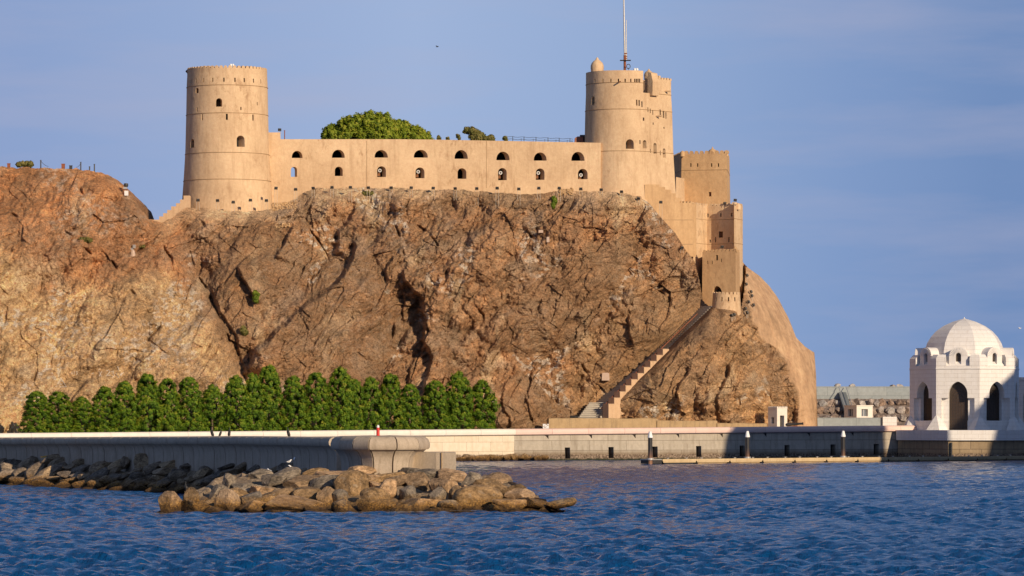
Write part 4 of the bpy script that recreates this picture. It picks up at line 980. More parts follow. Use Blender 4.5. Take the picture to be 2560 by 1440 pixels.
def pier_block():
    t = thing('concrete_block', 'low rectangular board-marked concrete block on the right side of the pier head', 'block', (xat(1100, 259), 259, 0))
    z = zat(1131, 257)
    pts = [(xat(1030, 257.6), 257.6), (xat(1090, 256.6), 256.6), (xat(1140, 256.2), 256.2), (xat(1136, 262), 262.), (xat(1030, 263), 263.)]
    MB().prism([A(*p, -.3) for p in pts], A(0, 0, z + .3)).build('body', M['conc_block'], t, uv=True)
    for px in (1104,): MB().box((xat(px, 256.45), 256.43, z / 2), (.05, .06, z), -.12).build('joint', M['lowwall'], t)
pier_block()
def red_marker():
    p = A(xat(945, 257), 257., 4.53); t = thing('marker_post', 'short red post with a white tip standing on the pier head', 'post', p)
    MB().lathe(p, [(.14, 0), (.14, .06), (.105, .07), (.105, .56), (.0, .56)], 14).build('post', M['red'], t, 40)
    MB().lathe(p, [(.085, .561), (.085, .66), (.05, .72), (.0, .73)], 14).build('cap', M['white'], t, 40)
red_marker()

# ------------------------------------------------------------------ things along the quay
def low_walls():
    for i, (x0, x1, py, D0, D1, lab) in enumerate(((1372, 1643, 1045.5, 587, 593, 'long low stained wall below the foot of the stair'), (1643, 1793, 1051.5, 592.8, 596.4, 'middle low rendered wall between a taller and a lower one'), (1793, 1917, 1058, 596.2, 601, 'lowest of the three low rendered walls, ending near the sentry box'))):
        t = thing('low_wall', lab, 'wall', (xat((x0 + x1) / 2, (D0 + D1) / 2), (D0 + D1) / 2, 3.8), 'low walls at the foot of the rock')
        pa, za = resample([(xat(x0, D0), D0), (xat(x1, D1), D1)], [zat(py, D0), zat(py, D1) if i else zat(py, D0)], 1.2)
        za = [z + random.uniform(-.05, .05) for z in za]
        MB_ = MB(); sweep(MB_, pa, za, [(0, -2.4), (.02, -.12), (-.06, -.02), (-.2, 0), (-.7, 0), (-.8, -.1), (-.8, -2.4)]).build('wall', M['lowwall'], t, 50)
low_walls()
def sentry_box():
    D = 605.; c = A(xat(1944, D), D); zb = 4.2; zt = zat(1021, D); w = 2.05; rz = math.radians(38)
    t = thing('sentry_box', 'small crenellated cream sentry box at the foot of the rock', 'hut', (*c, zb))
    body = MB().box((*c, (zb + zt) / 2), (w, w, zt - zb), rz).build('wall', M['ochrewhite'], t)
    U1 = A(math.cos(rz), math.sin(rz), 0); N1 = A(math.sin(rz), -math.cos(rz), 0)   # right front face
    U2 = A(math.cos(rz - math.pi / 2), math.sin(rz - math.pi / 2), 0); N2 = A(-math.cos(rz), -math.sin(rz), 0)
    cm = MB(); o = A(*c, zb + .1) + N1 * w / 2; opening(cm, t, 'doorway', o, U1, N1, .85, 2.2, 'rect', .7)
    o = A(*c, zb + 1.1) + N2 * w / 2; opening(cm, t, 'window', o, U2, N2, .7, .95, 'rect', .5, mat='timber')
    cut(body, cm)
    q = [c + (U1 * a + N1 * b)[:2] * (w / 2 + .04) for a, b in ((-1, -1), (-1, 1), (1, 1), (1, -1))]
    parapet([tuple(p) for p in q], [zt] * 4, .12, .2, .3, .18, .2, closed=True, top='rect').build('parapet', M['ochrewhite'], t)
sentry_box()
def field_gun():
    D = 603.; z = 4.3; p = A(xat(1985, D), D, z); t = thing('field_gun', 'dark old gun on a low rusty carriage beside the sentry box', 'cannon', p)
    MB().tube([p + A(-1.3, 0, .78), p + A(-1.15, 0, .8), p + A(-.9, 0, .85), p + A(1.2, -.1, .98), p + A(1.25, -.1, .98), p + A(1.4, -.1, .99)], [.1, .22, .24, .15, .2, .2], 12).build('barrel', M['iron'], t, 40)
    MB().prism([p + A(x, -.3, zz) for x, zz in ((-1.2, .05), (.5, .05), (.5, .7), (-.2, .62), (-1.2, .35))], A(0, .6, 0)).build('carriage', M['rust'], t)
    for x in (-.8, .25):
        MB().lathe((0, 0, 0), [(.24, -.06), (.24, .06)], 14).build('wheel', M['iron'], t, 40, local=True)
        o = t.children[-1]; o.rotation_euler = (math.pi / 2, 0, 0); o.location = (x, -.38, .26)
field_gun()
def sign():
    D = 574.5; p = A(xat(1365, D), D + 2.5, 4.0); t = thing('sign', 'small square white sign with faded dark markings behind the pink coping', 'sign', p)
    z0 = zat(1071.5, D + 2.5); MB().box((p[0], p[1], z0 + .33), (.86, .05, .70)).build('board', M['white'], t)
    for x in (-.3, .3): MB().box((p[0] + x, p[1] + .05, (4 + z0) / 2), (.06, .05, z0 - 4 + .1)).build('leg', M['pipe'], t)
    mb = MB(); r = random.Random(3)
    for i in range(9): mb.box((p[0] + r.uniform(-.3, .3), p[1] - .028, z0 + .15 + .06 * i), (r.uniform(.1, .3), .006, .05))
    mb.build('lettering', M['timber'], t)
sign()
def old_gun():
    p = A(xat(1434, 590.), 590., zat(1045.5, 588)); t = thing('old_gun', 'short black gun barrel lying on the low wall left of the steps', 'cannon', p)
    MB().tube([p + A(-.55, .2, .2), p + A(-.4, .2, .2), p + A(.4, .05, .2), p + A(.62, 0, .2)], [.1, .22, .17, .2], 12).build('barrel', M['iron'], t, 40)
    for x in (-.3, .3): MB().box(p + A(x, .12, .05), (.16, .4, .1)).build('cradle', M['iron'], t)
old_gun()

def stair():
    a = P(1470, 1045, 596.8); b = P(1759, 766, 608.8); d = b - a; n = 58
    dh = A(d[0], d[1], 0); Lh = np.linalg.norm(dh); dh /= Lh; W = A(dh[1], -dh[0], 0)   # towards the viewer's right
    t = thing('stone_stair', 'long straight stair climbing the rock between rusty handrails to the gate tower', 'stair', a)
    mb = MB()
    def wid(k): return 2.7 + .7 * max(0, 1 - k * 4.5)
    for i in range(n):
        k = i / n; p = a + d * k; h = d[2] / n; l = Lh / n; w = wid(k)
        q = [p - W * w * 1.05, p + W * w * .95]; z1 = p[2] + h
        mb.prism([A(*q[0][:2], p[2] - 1.6), A(*q[1][:2], p[2] - 1.6), A(*q[1][:2], z1 - .08), A(*q[0][:2], z1 - .08)], dh * (l * 1.06 + .02))
        mb.prism([A(*(v - dh * .10)[:2], z) for v, z in ((q[0], z1 - .078), (q[1], z1 - .078), (q[1], z1), (q[0], z1))], dh * (l + .12))
    mb.build('steps', M['stepconc'], t)
    # stepped parapet of 13 blocks on the right-hand side
    N = 10; mb = MB()
    for i in range(N):
        k0, k1 = .015 + i * .054, .015 + (i + 1) * .054; p = a + d * k0; q = a + d * k1; w0 = wid(k0)
        o = p + W * (w0 - .0); tz = q[2] + .95
        f = [A(*o[:2], p[2] - 1.6), A(*(o + W * 1.5)[:2], p[2] - 1.6), A(*(o + W * 1.5)[:2], tz - .1), A(*(o + W * 1.3)[:2], tz), A(*(o + W * .1)[:2], tz), A(*o[:2], tz - .1)]
        mb.prism(f, dh * (np.linalg.norm((q - p)[:2]) * .985))
    mb.build('parapet', M['parapet'], t)
    for side in (-1, 1):
        mb = MB(); k0, k1 = (.0, .97) if side < 0 else (.01, .86); pts = [a + d * k + W * side * (wid(k) * (.98 if side < 0 else .9)) + A(0, 0, 1.15 + (.15 if side < 0 else 0)) for k in np.linspace(k0, k1, 30)]
        mb.tube(pts, .07, 6)
        hr = mb.build('handrail', M['rust'], t, 40)
        for p in pts[::2]: MB().tube([p - A(0, 0, 1.5), p], .045, 5).build('baluster', M['iron'], hr)
stair()
def landing_steps():
    t = thing('landing_steps', 'few wide pale steps at the foot of the long stair', 'stair', P(1485, 1046, 595.5))
    mb = MB(); n = 8
    for i in range(n):
        k = i / (n - 1); D = 594.6 + i * .36; y1 = 1042 - 36 * k; x0, x1 = 1446 + 26 * k, 1516 + 4 * k
        a, b = P(x0, y1, D), P(x1, y1, D); e = A(0, 0, .09); mb.prism([A(a[0], a[1], 4.), A(b[0], b[1], 4.), b - e, a - e], A(0, .36 * (n - i) + 1, 0)); f = A(0, -.16, 0); mb.prism([a - e * .97 + f, b - e * .97 + f, b + f, a + f], A(0, .55, 0))
    mb.build('steps', M['stepconc'], t)
landing_steps()
def tower_steps():
    D = 592.5; t = thing('garden_steps', 'flight of pale steps climbing the saddle to the left tower', 'stair', (xat(425, D), D, zat(560, D)))
    mb = MB(); cols = [(380, 549), (398, 541), (408, 533), (418, 525), (428, 516), (440, 508), (450, 499), (459, 489), (475, 489)]
    top = []
    for (x0, y0), (x1, y1) in zip(cols, cols[1:]): top += [P(x0, y0, D), P(x1, y0, D)]
    low = [P(475, 580, D), P(385, 580, D)]
    mb.prism(top + low, A(0, 1.6, 0)).build('steps', M['parapet'], t)
tower_steps()

# ------------------------------------------------------------------ domed pavilion at the right
def pavilion(c, label, full=True):
    z0 = 4.28; R_ = 8.75; ph = [math.radians(9 + 45 * k) for k in range(8)]
    V = lambda r, a: A(c[0] + r * math.sin(a), c[1] - r * math.cos(a))
    t = thing('domed_pavilion', label, 'pavilion', (c[0], c[1], z0))
    oct_ = lambda r, z: [A(*V(r, a), z) for a in ph]
    zc = 14.15
    body = MB().loops([oct_(R_, z0), oct_(R_, zc)]).build('wall', M['marble'], t)
    cm = MB(); cs = MB()
    for k in range(8):
        am = ph[k] + math.radians(22.5); N = A(math.sin(am), -math.cos(am), 0); U = A(math.cos(am), math.sin(am), 0); ap = R_ * math.cos(math.radians(22.5)); o = A(c[0], c[1], 0) + N * ap
        door = k in (7,)
        zb = z0 + .02 if door else z0 + 1.45
        # shallow square recess below the springing, then the arch
        sq = arch(5.1 if k in (7, 0) else 4.6, 9.2 - 5.75, 'rect'); cs.loops([[o + u * U + A(0, 0, 5.75 + v) + N * q for u, v in sq] for q in (.5, -.7)])
        ar = arch(2.95, 11.75 - zb, 'point', 10); cm.loops([[o + u * U + A(0, 0, zb + v) + N * q for u, v in ar] for q in (.6, -1.35)])
        w2, hh = 2.9, 11.70 - zb
        leaf = MB().uvprism(arch(w2, hh, 'point', 10), o - N * 1.27 + A(0, 0, zb), U, A(0, 0, 1), -N * .1).build('door' if door else 'window', M['door'], t)
        rb = MB(); f = o - N * 1.25 + A(0, 0, zb)
        for x in np.linspace(-1.2, 1.2, 7): rb.box(f + U * x + A(0, 0, (9.1 - zb) / 2), (.07, .05, 9.1 - zb), am)
        for z in np.arange(.25, 9.2 - zb, .5): rb.box(f + A(0, 0, z), (2.5, .05, .06), am)
        for rr in (.5, .85, 1.15): rb.tube([f + U * rr * math.cos(q) + A(0, 0, 9.1 - zb + rr * math.sin(q) * 1.25) for q in np.linspace(.05, 3.09, 12)], .05, 5)
        rb.build('lattice', M['lattice'], leaf)
    cut(body, cs); cut(body, cm); boxuv(body)
    # battered foot at each corner
    for a in ph:
        n = V(1, a) - A(*c); tq = A(-n[1], n[0]); b = V(R_, a); q = lambda o, s, z: A(*(b + n * o + tq * s), z)
        MB().loops([[q(1.0, -1.15, z0), q(1.0, 1.15, z0), q(-.3, 1.9, z0), q(-.9, 0, z0), q(-.3, -1.9, z0)], [q(.95, -1.05, z0 + .25), q(.95, 1.05, z0 + .25), q(-.3, 1.75, z0 + .3), q(-.9, 0, z0 + .3), q(-.3, -1.75, z0 + .3)], [q(.03, -.12, z0 + 2.2), q(.03, .12, z0 + 2.2), q(-.35, .95, z0 + 1.6), q(-.9, 0, z0 + 2.2), q(-.35, -.95, z0 + 1.6)]]).build('buttress', M['marble'], t, uv=True)
    # attic: corner blocks, sloping shoulders and drum
    for i, a in enumerate(ph):
        pts = [V(R_ * 1.0, a)]
        for s in (-1, 1):
            e = V(R_, ph[(i + s) % 8]); u = (e - pts[0]); u /= np.linalg.norm(u); pts.append(pts[0] + u * 1.55)
        inn = V(R_ - 2.6, a); poly = [pts[1], pts[0], pts[2], inn]
        MB().loops([[A(*p, zc + .003) for p in poly], [A(*p, zc + 1.15) for p in poly], [A(*(p + (inn - p) * .22), zc + 1.75) for p in poly[:3]] + [A(*inn, zc + 1.75)]]).build('corner_block', M['marble'], t, uv=True)
    MB().loops([oct_(R_ - .55, zc - .1), oct_(R_ - .6, zc + .18), oct_(R_ - 1.75, zc + 1.2), oct_(R_ - 1.9, zc + 1.55)]).build('shoulder', M['marble'], t, uv=True)
    for z, o_ in ((zc - .55, .10), (9.25, .07)):
        if z > 10: MB().loops([oct_(R_ - .3, z), oct_(R_ + o_, z + .05), oct_(R_ + o_, z + .22), oct_(R_ - .3, z + .27)]).build('cornice', M['marble_plain'], t)
    prof = [(6.5, 14.9), (6.45, 15.9), (6.3, 16.8), (5.95, 17.8), (5.35, 18.75), (4.5, 19.65), (3.35, 20.45), (1.9, 21.1), (.7, 21.45), (.12, 21.6)]
    dome = MB().loops([oct_(r, z) for r, z in prof]).build('dome', M['marble'], t, uv=True)
    MB().lathe((c[0], c[1], 21.55), [(.12, 0), (.09, .12), (.02, .3)], 8).build('finial', M['marble_plain'], t)
    for k in range(8):
        am = ph[k] + math.radians(22.5); N = A(math.sin(am), -math.cos(am), 0); U = A(math.cos(am), math.sin(am), 0); o = A(c[0], c[1], zc + .15) + N * (R_ * .924 - .55)
        d = MB().uvprism(arch(2.85, 2.75, 'round', 12), o, U, A(0, 0, 1), -N * 2.6).build('dormer', M['marble_plain'], t)
        cm = MB(); ar = arch(.85, 1.75, 'round', 8); cm.loops([[o + u * U + A(0, 0, .12 + v) + N * q for u, v in ar] for q in (.4, -.6)]); cut(d, cm)
        MB().uvprism(arch(.83, 1.72, 'round', 8), o - N * .52 + A(0, 0, .12), U, A(0, 0, 1), -N * .06).build('pane', M['door'], d)
        h = MB()
        for q in np.linspace(.12, 3.02, 15):
            e0 = o + N * .03 + U * .62 * math.cos(q) + A(0, 0, 1.33 + .62 * math.sin(q)); e1 = o + N * .03 + U * 1.3 * math.cos(q) + A(0, 0, 1.33 + 1.3 * math.sin(q)); h.tube([e0, e1], .045, 5)
        h.build('flute', M['marble_plain'], d)
    return t
KC = (xat(2411, 622), 622.)
pv = pavilion(KC, 'white domed octagonal stone pavilion with pointed arches on a quay platform')
pv.scale = (.976,) * 3; pv.location = (xat(2411, 607), 607, 4.305)
def platform():
    t = thing('quay_platform', 'white stone platform over dark quay wall, carrying the domed pavilion', 'platform', (KC[0], KC[1], 0))
    z1, z0 = 4.305, zat(1101, 591)
    pts = [(xat(2368, 590.5), 590.5), (xat(2620, 590.8), 590.8), (xat(2760, 591), 591.), (112, 680), (62, 680), (xat(2241, 601.6), 601.6)]
    MB().prism([A(*p, z0) for p in pts], A(0, 0, z1 - z0)).build('slab', M['marble'], t, uv=True)
    c = np.mean(np.array(pts), 0); pi = [tuple(c + (A(*p) - c) * .985) for p in pts]
    MB().prism([A(*p, -1.5) for p in pi], A(0, 0, z0 + 1.498)).build('quay_wall', M['darkstone'], t, uv=True)
    MB().box((xat(2379, 590.6), 590.9, 1.2), (.22, .7, 2.6), .02).build('fender', M['iron'], t)
platform()
def wing():
    t = thing('arcade_wing', 'white arched palace wing cut off by right edge of the photo', 'building', (84, 620, 4.31))
    p0 = A(xat(2546, 619), 619.); d = A(.96, -.28); d /= np.linalg.norm(d); N = A(d[1], -d[0]); d3, N3 = A(*d, 0), A(*N, 0); o = A(*p0, 4.31)
    zt = zat(951, 619); b = MB().prism([o, o + d3 * 9, o + d3 * 9 + A(0, 0, zt - 4.28), o + A(0, 0, zt - 4.28)], -N3 * 7).build('wall', M['marble'], t)
    cm = MB()
    for s in (2.2, 6.8):
        ar = arch(2.9, 5.6, 'point', 10); q = o + d3 * s + A(0, 0, 1.3); cm.loops([[q + u * d3 + A(0, 0, v) + N3 * k for u, v in ar] for k in (.5, -.9)])
        MB().uvprism(arch(2.8, 5.5, 'point', 10), q - N3 * .85, d3, A(0, 0, 1), -N3 * .06).build('window', M['door'], t)
    cut(b, cm); boxuv(b)
    MB().prism([o + N3 * .15 - d3 * .15 + A(0, 0, zt - 4.27), o + d3 * 9 + N3 * .15 + A(0, 0, zt - 4.27), o + d3 * 9 - N3 * 7 + A(0, 0, zt - 4.27), o - N3 * 7 - d3 * .15 + A(0, 0, zt - 4.27)], A(0, 0, .45)).build('cornice', M['marble_plain'], t)
wing()
# added unseen headland off to the right, shaped to shade sea wall and pavilion
def shade_headland():
    s = math.sin(SUN_AZ), math.cos(SUN_AZ); te = math.tan(SUN_EL)
    # u runs across the sun's direction; profile of the shadowing ridge, as height above the wall line
    prof = [(366, -6), (369, -2), (370.5, 4.5), (372, 6), (398, 6.2), (398.2, 6), (398.8, -7), (403.2, -7), (405, 1.5), (409., 5), (414.5, 9), (420, 14), (450, 19), (470, 15)]
    mb = MB(); rows = []; uu = np.r_[np.linspace(366, 420, 110), np.linspace(421, 470, 20)]
    L = []
    for k, (w, f) in enumerate(((330., .35), (338., .8), (345., 1.), (352., .8), (362., .3))):
        row = []
        for u in uu:
            h = float(np.interp(u, [p[0] for p in prof], [p[1] for p in prof])); jit = 0 if k == 2 else random.uniform(-1, 1)
            zr = h + te * (456 - 345.) ; x = u * s[1] - (w + jit) * s[0]; y = u * s[0] + (w + jit) * s[1]
            row.append(A(x, y, max(zr * f, 1)))
        row = [A(row[0][0], row[0][1], -2)] + row + [A(row[-1][0], row[-1][1], -2)]
        L.append(row)
    first = [A(p[0], p[1], -2) for p in L[0]]; last = [A(p[0], p[1], -2) for p in L[-1]]
    mb.loops([first] + L + [last], caps=False, closed=False)
    tag(mb.build('shade_ridge', M['rock']), kind='structure')
shade_headland()

# ------------------------------------------------------------------ breakwater, its gatehouse and low wall
def breakwater():
    D = 740.; t = thing('breakwater', 'concrete breakwater wall in painted haze blue above a slope of big stones', 'breakwater', (xat(2180, D), D, 4))
    x0, x1 = xat(1900, D), xat(2760, D)
    z1, z2, z3 = zat(966, D), zat(979, D), zat(992, D)
    MB().box(((x0 + x1) / 2, D + 2, (z1 + z2) / 2 + .001), (x1 - x0, 3.4, z1 - z2)).build('parapet', M['haze_blue'], t, uv=True)
    MB().box(((x0 + x1) / 2, D + 2, (z2 + z3) / 2 - 2), (x1 - x0, 4., z2 - z3 + 4)).build('wall', M['haze_blue'], t, uv=True)
    a = P(2106, 983, D - .3); b = P(2128, 1052, D - 10); wdt = 1.35
    st = MB().prism([a + A(-wdt / 2, 0, .2), a + A(wdt / 2, 0, .2), a + A(wdt / 2, 0, -.5), a + A(-wdt / 2, 0, -.5)], b - a).build('steps', M['haze_blue'], t)
    for s in (-1, 1):
        MB().tube([a + A(s * wdt / 2, 0, 1.2), b + A(s * wdt / 2, 0, 1.2)], .07, 6).build('handrail', M['steel'], t)
    # bank of rubble beneath the stones
    mb = MB(); mb.add([A(x0, D, z3 - .4), A(x1, D, z3 - .4), A(x1, D - 16, .5), A(x0, D - 16, .5)], [(0, 1, 2, 3)]); tag(mb.build('rubble', M['granite']), kind='stuff')
breakwater()
def white_hut():
    D = 690.; c = A(xat(2148, D), D + 1.5); zb, zt = zat(1046, D), zat(1015, D); rz = math.radians(33)
    t = thing('hut', 'low cream hut with two square windows in front of the breakwater stones', 'hut', (*c, zb)); w = 3.5
    b = MB().box((*c, (zb + zt) / 2 - .6), (w, w, zt - zb + 1.2), rz).build('wall', M['ochrewhite'], t); cm = MB()
    for N, U in ((A(math.sin(rz), -math.cos(rz), 0), A(math.cos(rz), math.sin(rz), 0)), (A(-math.cos(rz), -math.sin(rz), 0), A(math.sin(rz), -math.cos(rz), 0))):
        o = A(*c, zb + .35) + N * w / 2; opening(cm, t, 'window', o, U, N, 1.4, 1.25, 'rect', .4, mat='glass')
        MB().box(o + A(0, 0, .62) - N * .32, (.08, .1, 1.25), math.atan2(U[1], U[0])).build('mullion', M['white'], t)
    cut(b, cm)
    q = [c + A(math.cos(rz) * a - math.sin(rz) * bb, math.sin(rz) * a + math.cos(rz) * bb) * (w / 2 + .1) for a, bb in ((-1, -1), (1, -1), (1, 1), (-1, 1))]
    MB().prism([A(*p, zt) for p in q], A(0, 0, .14)).build('roof', M['ochrewhite'], t)
white_hut()
def white_wall():
    D = 678.; t = thing('garden_wall', 'long low pale stone wall in front of the breakwater', 'wall', (xat(2140, D), D, 3))
    z = zat(1044, D); 
    MB().box((xat(2126, D), D, z / 2), (xat(2208, D) - xat(2036, D), 1.2, z)).build('wall', M['haze_blue'], t, uv=True)
    MB().box((xat(2223, D), D - .2, zat(1042, D) / 2), (2.35, 1.8, zat(1042, D))).build('end_block', M['marble'], t, uv=True)
white_wall()

# ------------------------------------------------------------------ pontoon and mooring piles
def pontoon():
    a = A(xat(1640, 524), 524.); b = A(xat(2640, 583), 583.); d = b - a; L = np.linalg.norm(d); d /= L; N = A(d[1], -d[0]); d3, N3 = A(*d, 0), A(*N, 0); rz = math.atan2(d[1], d[0])
    t = thing('pontoon', 'long floating tan jetty on dark floats in front of the sea wall', 'pontoon', (*((a + b) / 2), 0))
    n = 13; seg = L / n
    for i in range(n):
        s0 = i * seg; c = A(*(a + d * (s0 + seg / 2)), .52)
        MB().box(c, (seg - .05, 2.3, .18), rz).build('deck', M['plank'], t)
        mb = MB().box(c + N3 * 1.18 + A(0, 0, -.02), (seg - .05, .08, .3), rz); mb.box(c + N3 * 1.17 + A(0, 0, -.26), (seg - .3, .06, .16), rz); mb.build('fender', M['plank'], t)
        MB().box(c + A(0, 0, -.52), (seg - .9, 2.1, .86), rz).build('float', M['iron'] if i == 0 else M['lowwall'], t)
        for f in (.2, .75):
            q = c + d3 * (f - .5) * seg + N3 * .9 + A(0, 0, .09); mb = MB(); mb.box(q + A(0, 0, .06), (.12, .12, .14), rz); mb.box(q + A(0, 0, .16), (.42, .1, .07), rz); mb.build('cleat', M['steel'], t)
    c = A(*(a - d * .9), .3); MB().box(c, (1.9, 2.0, .5), rz).build('end_float', M['iron'], t); MB().box(c + A(0, 0, .3), (2.0, 2.1, .12), rz).build('end_frame', M['steel'], t)
    return a, d, N
PON = pontoon()
def piles():
    labs = ['white-capped mooring pile at the left end of the pontoon', 'white-capped mooring pile in front of the middle of the shaded sea wall', 'white-capped mooring pile nearest the domed pavilion']
    proto = thing('mooring_pile', labs[0], 'pile', (0, 0, 0), 'mooring piles of the pontoon')
    MB().lathe((0, 0, 0), [(.29, -2), (.29, 3.45)], 18).build('post', M['pilemetal'], proto, 40, local=True)
    MB().lathe((0, 0, 0), [(.34, 3.451), (.34, 3.62), (.29, 3.75), (.17, 4.28), (.0, 4.3)], 18).build('cap', M['white'], proto, 40, local=True)
    MB().lathe((0, 0, 0), [(.30, .55), (.46, .55), (.46, .8), (.30, .8)], 18).build('guide_ring', M['steel'], proto, 40, local=True)
    for i, (px, D) in enumerate(((1625.5, 522.), (1868.5, 542.), (2108, 557.))):
        o = proto if i == 0 else dup(proto); o.location = (xat(px, D), D, .0); o['label'] = labs[i]
t_ = NT('pile'); p_ = t_.geo.outputs['Position']; z_ = t_.n('ShaderNodeSeparateXYZ'); t_.l(p_, z_.inputs[0])
q_ = t_.math('ADD', z_.outputs[2], t_.math('MULTIPLY', t_.noise(t_.map(p_, (6, 6, .6)), 1., 5, .7), 2.2))
t_.set('Base Color', t_.ramp(t_.rng(q_, 0, 5), (.25, (.30, .15, .08)), (.5, (.09, .05, .035)), (.62, (.03, .028, .027)))); t_.set('Roughness', .35); M['pilemetal'] = t_.m
piles()
# ------------------------------------------------------------------ leaves
def leaf_mesh(name, pts, nrm, size, seed, tone, jitter=.6):
    """many small bent leaf quads at pts facing roughly along nrm"""
    R = np.random.default_rng(seed); n = len(pts)
    N = nrm + R.normal(0, jitter, (n, 3)); N /= np.linalg.norm(N, axis=1)[:, None] + 1e-9
    T = np.cross(N, R.normal(0, 1, (n, 3))); T /= np.linalg.norm(T, axis=1)[:, None] + 1e-9; B = np.cross(N, T)
    s = size * R.uniform(.65, 1.35, (n, 1)); w = s * R.uniform(.45, .7, (n, 1))
    V = np.stack([pts - T * s, pts + B * w - N * s * .12, pts + T * s, pts - B * w - N * s * .12], 1).reshape(-1, 3)
    Q = np.arange(4 * n).reshape(n, 4); me = mesh_np(name, V, Q)
    C = np.clip(np.repeat(tone, 4), 0, 1); vcol(me, np.c_[C, C, C]); return me
def column_crown(seed, h=8., r=1.55, nclump=300, per=58):
    R = np.random.default_rng(seed); P_ = []; N_ = []; T_ = []
    for i in range(nclump):
        k = (i + R.random()) / nclump; z = .15 + k * (h - .25); a = R.random() * 2 * math.pi
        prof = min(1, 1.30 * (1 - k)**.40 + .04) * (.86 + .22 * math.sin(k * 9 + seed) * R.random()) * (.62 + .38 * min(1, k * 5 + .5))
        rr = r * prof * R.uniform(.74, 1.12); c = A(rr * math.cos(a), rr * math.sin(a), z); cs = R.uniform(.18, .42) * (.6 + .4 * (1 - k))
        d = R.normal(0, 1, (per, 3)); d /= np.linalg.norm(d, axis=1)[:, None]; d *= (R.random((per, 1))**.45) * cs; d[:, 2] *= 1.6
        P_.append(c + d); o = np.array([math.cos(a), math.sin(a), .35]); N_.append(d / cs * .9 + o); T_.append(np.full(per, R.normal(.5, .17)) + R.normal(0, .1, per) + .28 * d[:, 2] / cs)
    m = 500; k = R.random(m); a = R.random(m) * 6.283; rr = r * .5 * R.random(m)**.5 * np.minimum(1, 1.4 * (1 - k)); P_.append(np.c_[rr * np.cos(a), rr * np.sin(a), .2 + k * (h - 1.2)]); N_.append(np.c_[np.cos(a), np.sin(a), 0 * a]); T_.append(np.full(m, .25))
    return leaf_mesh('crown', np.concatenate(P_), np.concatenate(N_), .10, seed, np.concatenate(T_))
HEDGE = [(92, 978, 60), (146, 978, 58), (203, 992, 52), (262, 966, 60), (312, 952, 56), (369, 934, 60), (418, 946, 52), (472, 941, 58), (531, 962, 54), (590, 938, 58), (634, 932, 50), (672, 913, 62), (735, 940, 56), (790, 930, 58), (850, 918, 62), (888, 948, 46), (928, 942, 52), (976, 934, 58), (1024, 960, 52), (1088, 950, 58), (1146, 929, 62), (1204, 950, 60)]
def hedge():
    vars_ = [column_crown(100 + i, 8., 1.6) for i in range(6)]
    mt = MB().tube([(0, 0, -.2), (.03, 0, 2.5), (-.04, .03, 5.), (0, 0, 7.2)], [.14, .11, .08, .03], 7)
    words = {0: 'leafy column tree at the far left end of the hedge row', 5: 'tall leafy column tree in the left half of the hedge row', 11: 'broad pale-topped column tree, highest in the middle of the row', 14: 'column tree with a pointed top standing above its neighbours', 20: 'tall column tree, second from the right end of the row', 21: 'column tree at the right end of the hedge row beside dark rock'}
    tm = None
    for i, (px, py, w) in enumerate(HEDGE):
        D = np.interp(px, [0, 640, 1285], [527, 551, 578]); z0 = 3.5; hgt = zat(py, D) - z0
        t = thing('column_tree', words.get(i, 'leafy green column tree among others in the clipped row behind the sea wall'), 'tree', (xat(px, D), D + random.uniform(-.5, .5), z0), 'column trees behind the sea wall')
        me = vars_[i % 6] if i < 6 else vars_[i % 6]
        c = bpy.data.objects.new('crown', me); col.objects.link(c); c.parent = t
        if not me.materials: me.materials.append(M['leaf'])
        if tm is None: o = mt.build('trunk', M['trunk'], t, 40, local=True); tm = o.data
        else: o = bpy.data.objects.new('trunk', tm); col.objects.link(o); o.parent = t
        s = w * D / F / 2.85; t.scale = (s * 1.17, s * 1.17, hgt / 8.1); t.rotation_euler = (0, 0, random.uniform(0, 6.28))
hedge()
def blob_tree(name, label, cat, blobs, D, base, leaf, lm, seed, per=1., trunk=True, group=None, depth=1.0):
    """crown made of many clumps on overlapping rounded masses given as (px, py, radius px)"""
    R = np.random.default_rng(seed); t = thing(name, label, cat, base, group); P_ = []; N_ = []; T_ = []; b0 = A(*base)
    for j, (px, py, rp) in enumerate(blobs):
        dd = D + R.uniform(-1, 1) * rp * .03 * depth; c = P(px, py, dd); r = rp * D / F; nc = max(8, int(26 * r * r * per))
        for i in range(nc):
            d = R.normal(0, 1, 3); d /= np.linalg.norm(d); cc = c + d * A(1, 1, .95) * r * R.uniform(.72, 1.02); cs = R.uniform(.18, .32) * r**.5 * 1.15; n = 30
            q = R.normal(0, 1, (n, 3)); q /= np.linalg.norm(q, axis=1)[:, None]; q *= R.random((n, 1))**.4 * cs
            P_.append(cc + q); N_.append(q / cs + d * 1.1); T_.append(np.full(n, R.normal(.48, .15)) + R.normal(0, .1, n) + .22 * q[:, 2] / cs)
    me = leaf_mesh('crown', np.concatenate(P_) - b0, np.concatenate(N_), leaf, seed, np.concatenate(T_))
    link('crown', me, M[lm], t)
    if trunk:
        mb = MB(); top = [P(px, py, D) for px, py, rp in blobs]; fork = b0 + (np.mean(top, 0) - b0) * .45
        rr = max(.05, .045 * np.linalg.norm(np.mean(top, 0) - b0)); mb.tube([b0 - A(0, 0, .4), b0 + (fork - b0) * .5, fork], [rr, rr * .85, rr * .7], 8)
        for q in top: mb.tube([fork - A(0, 0, .1), (fork + q) / 2 + A(0, 0, .1), q], [rr * .5, rr * .35, rr * .12], 6)
        mb.build('trunk', M['trunk'], t, 40)
    return t
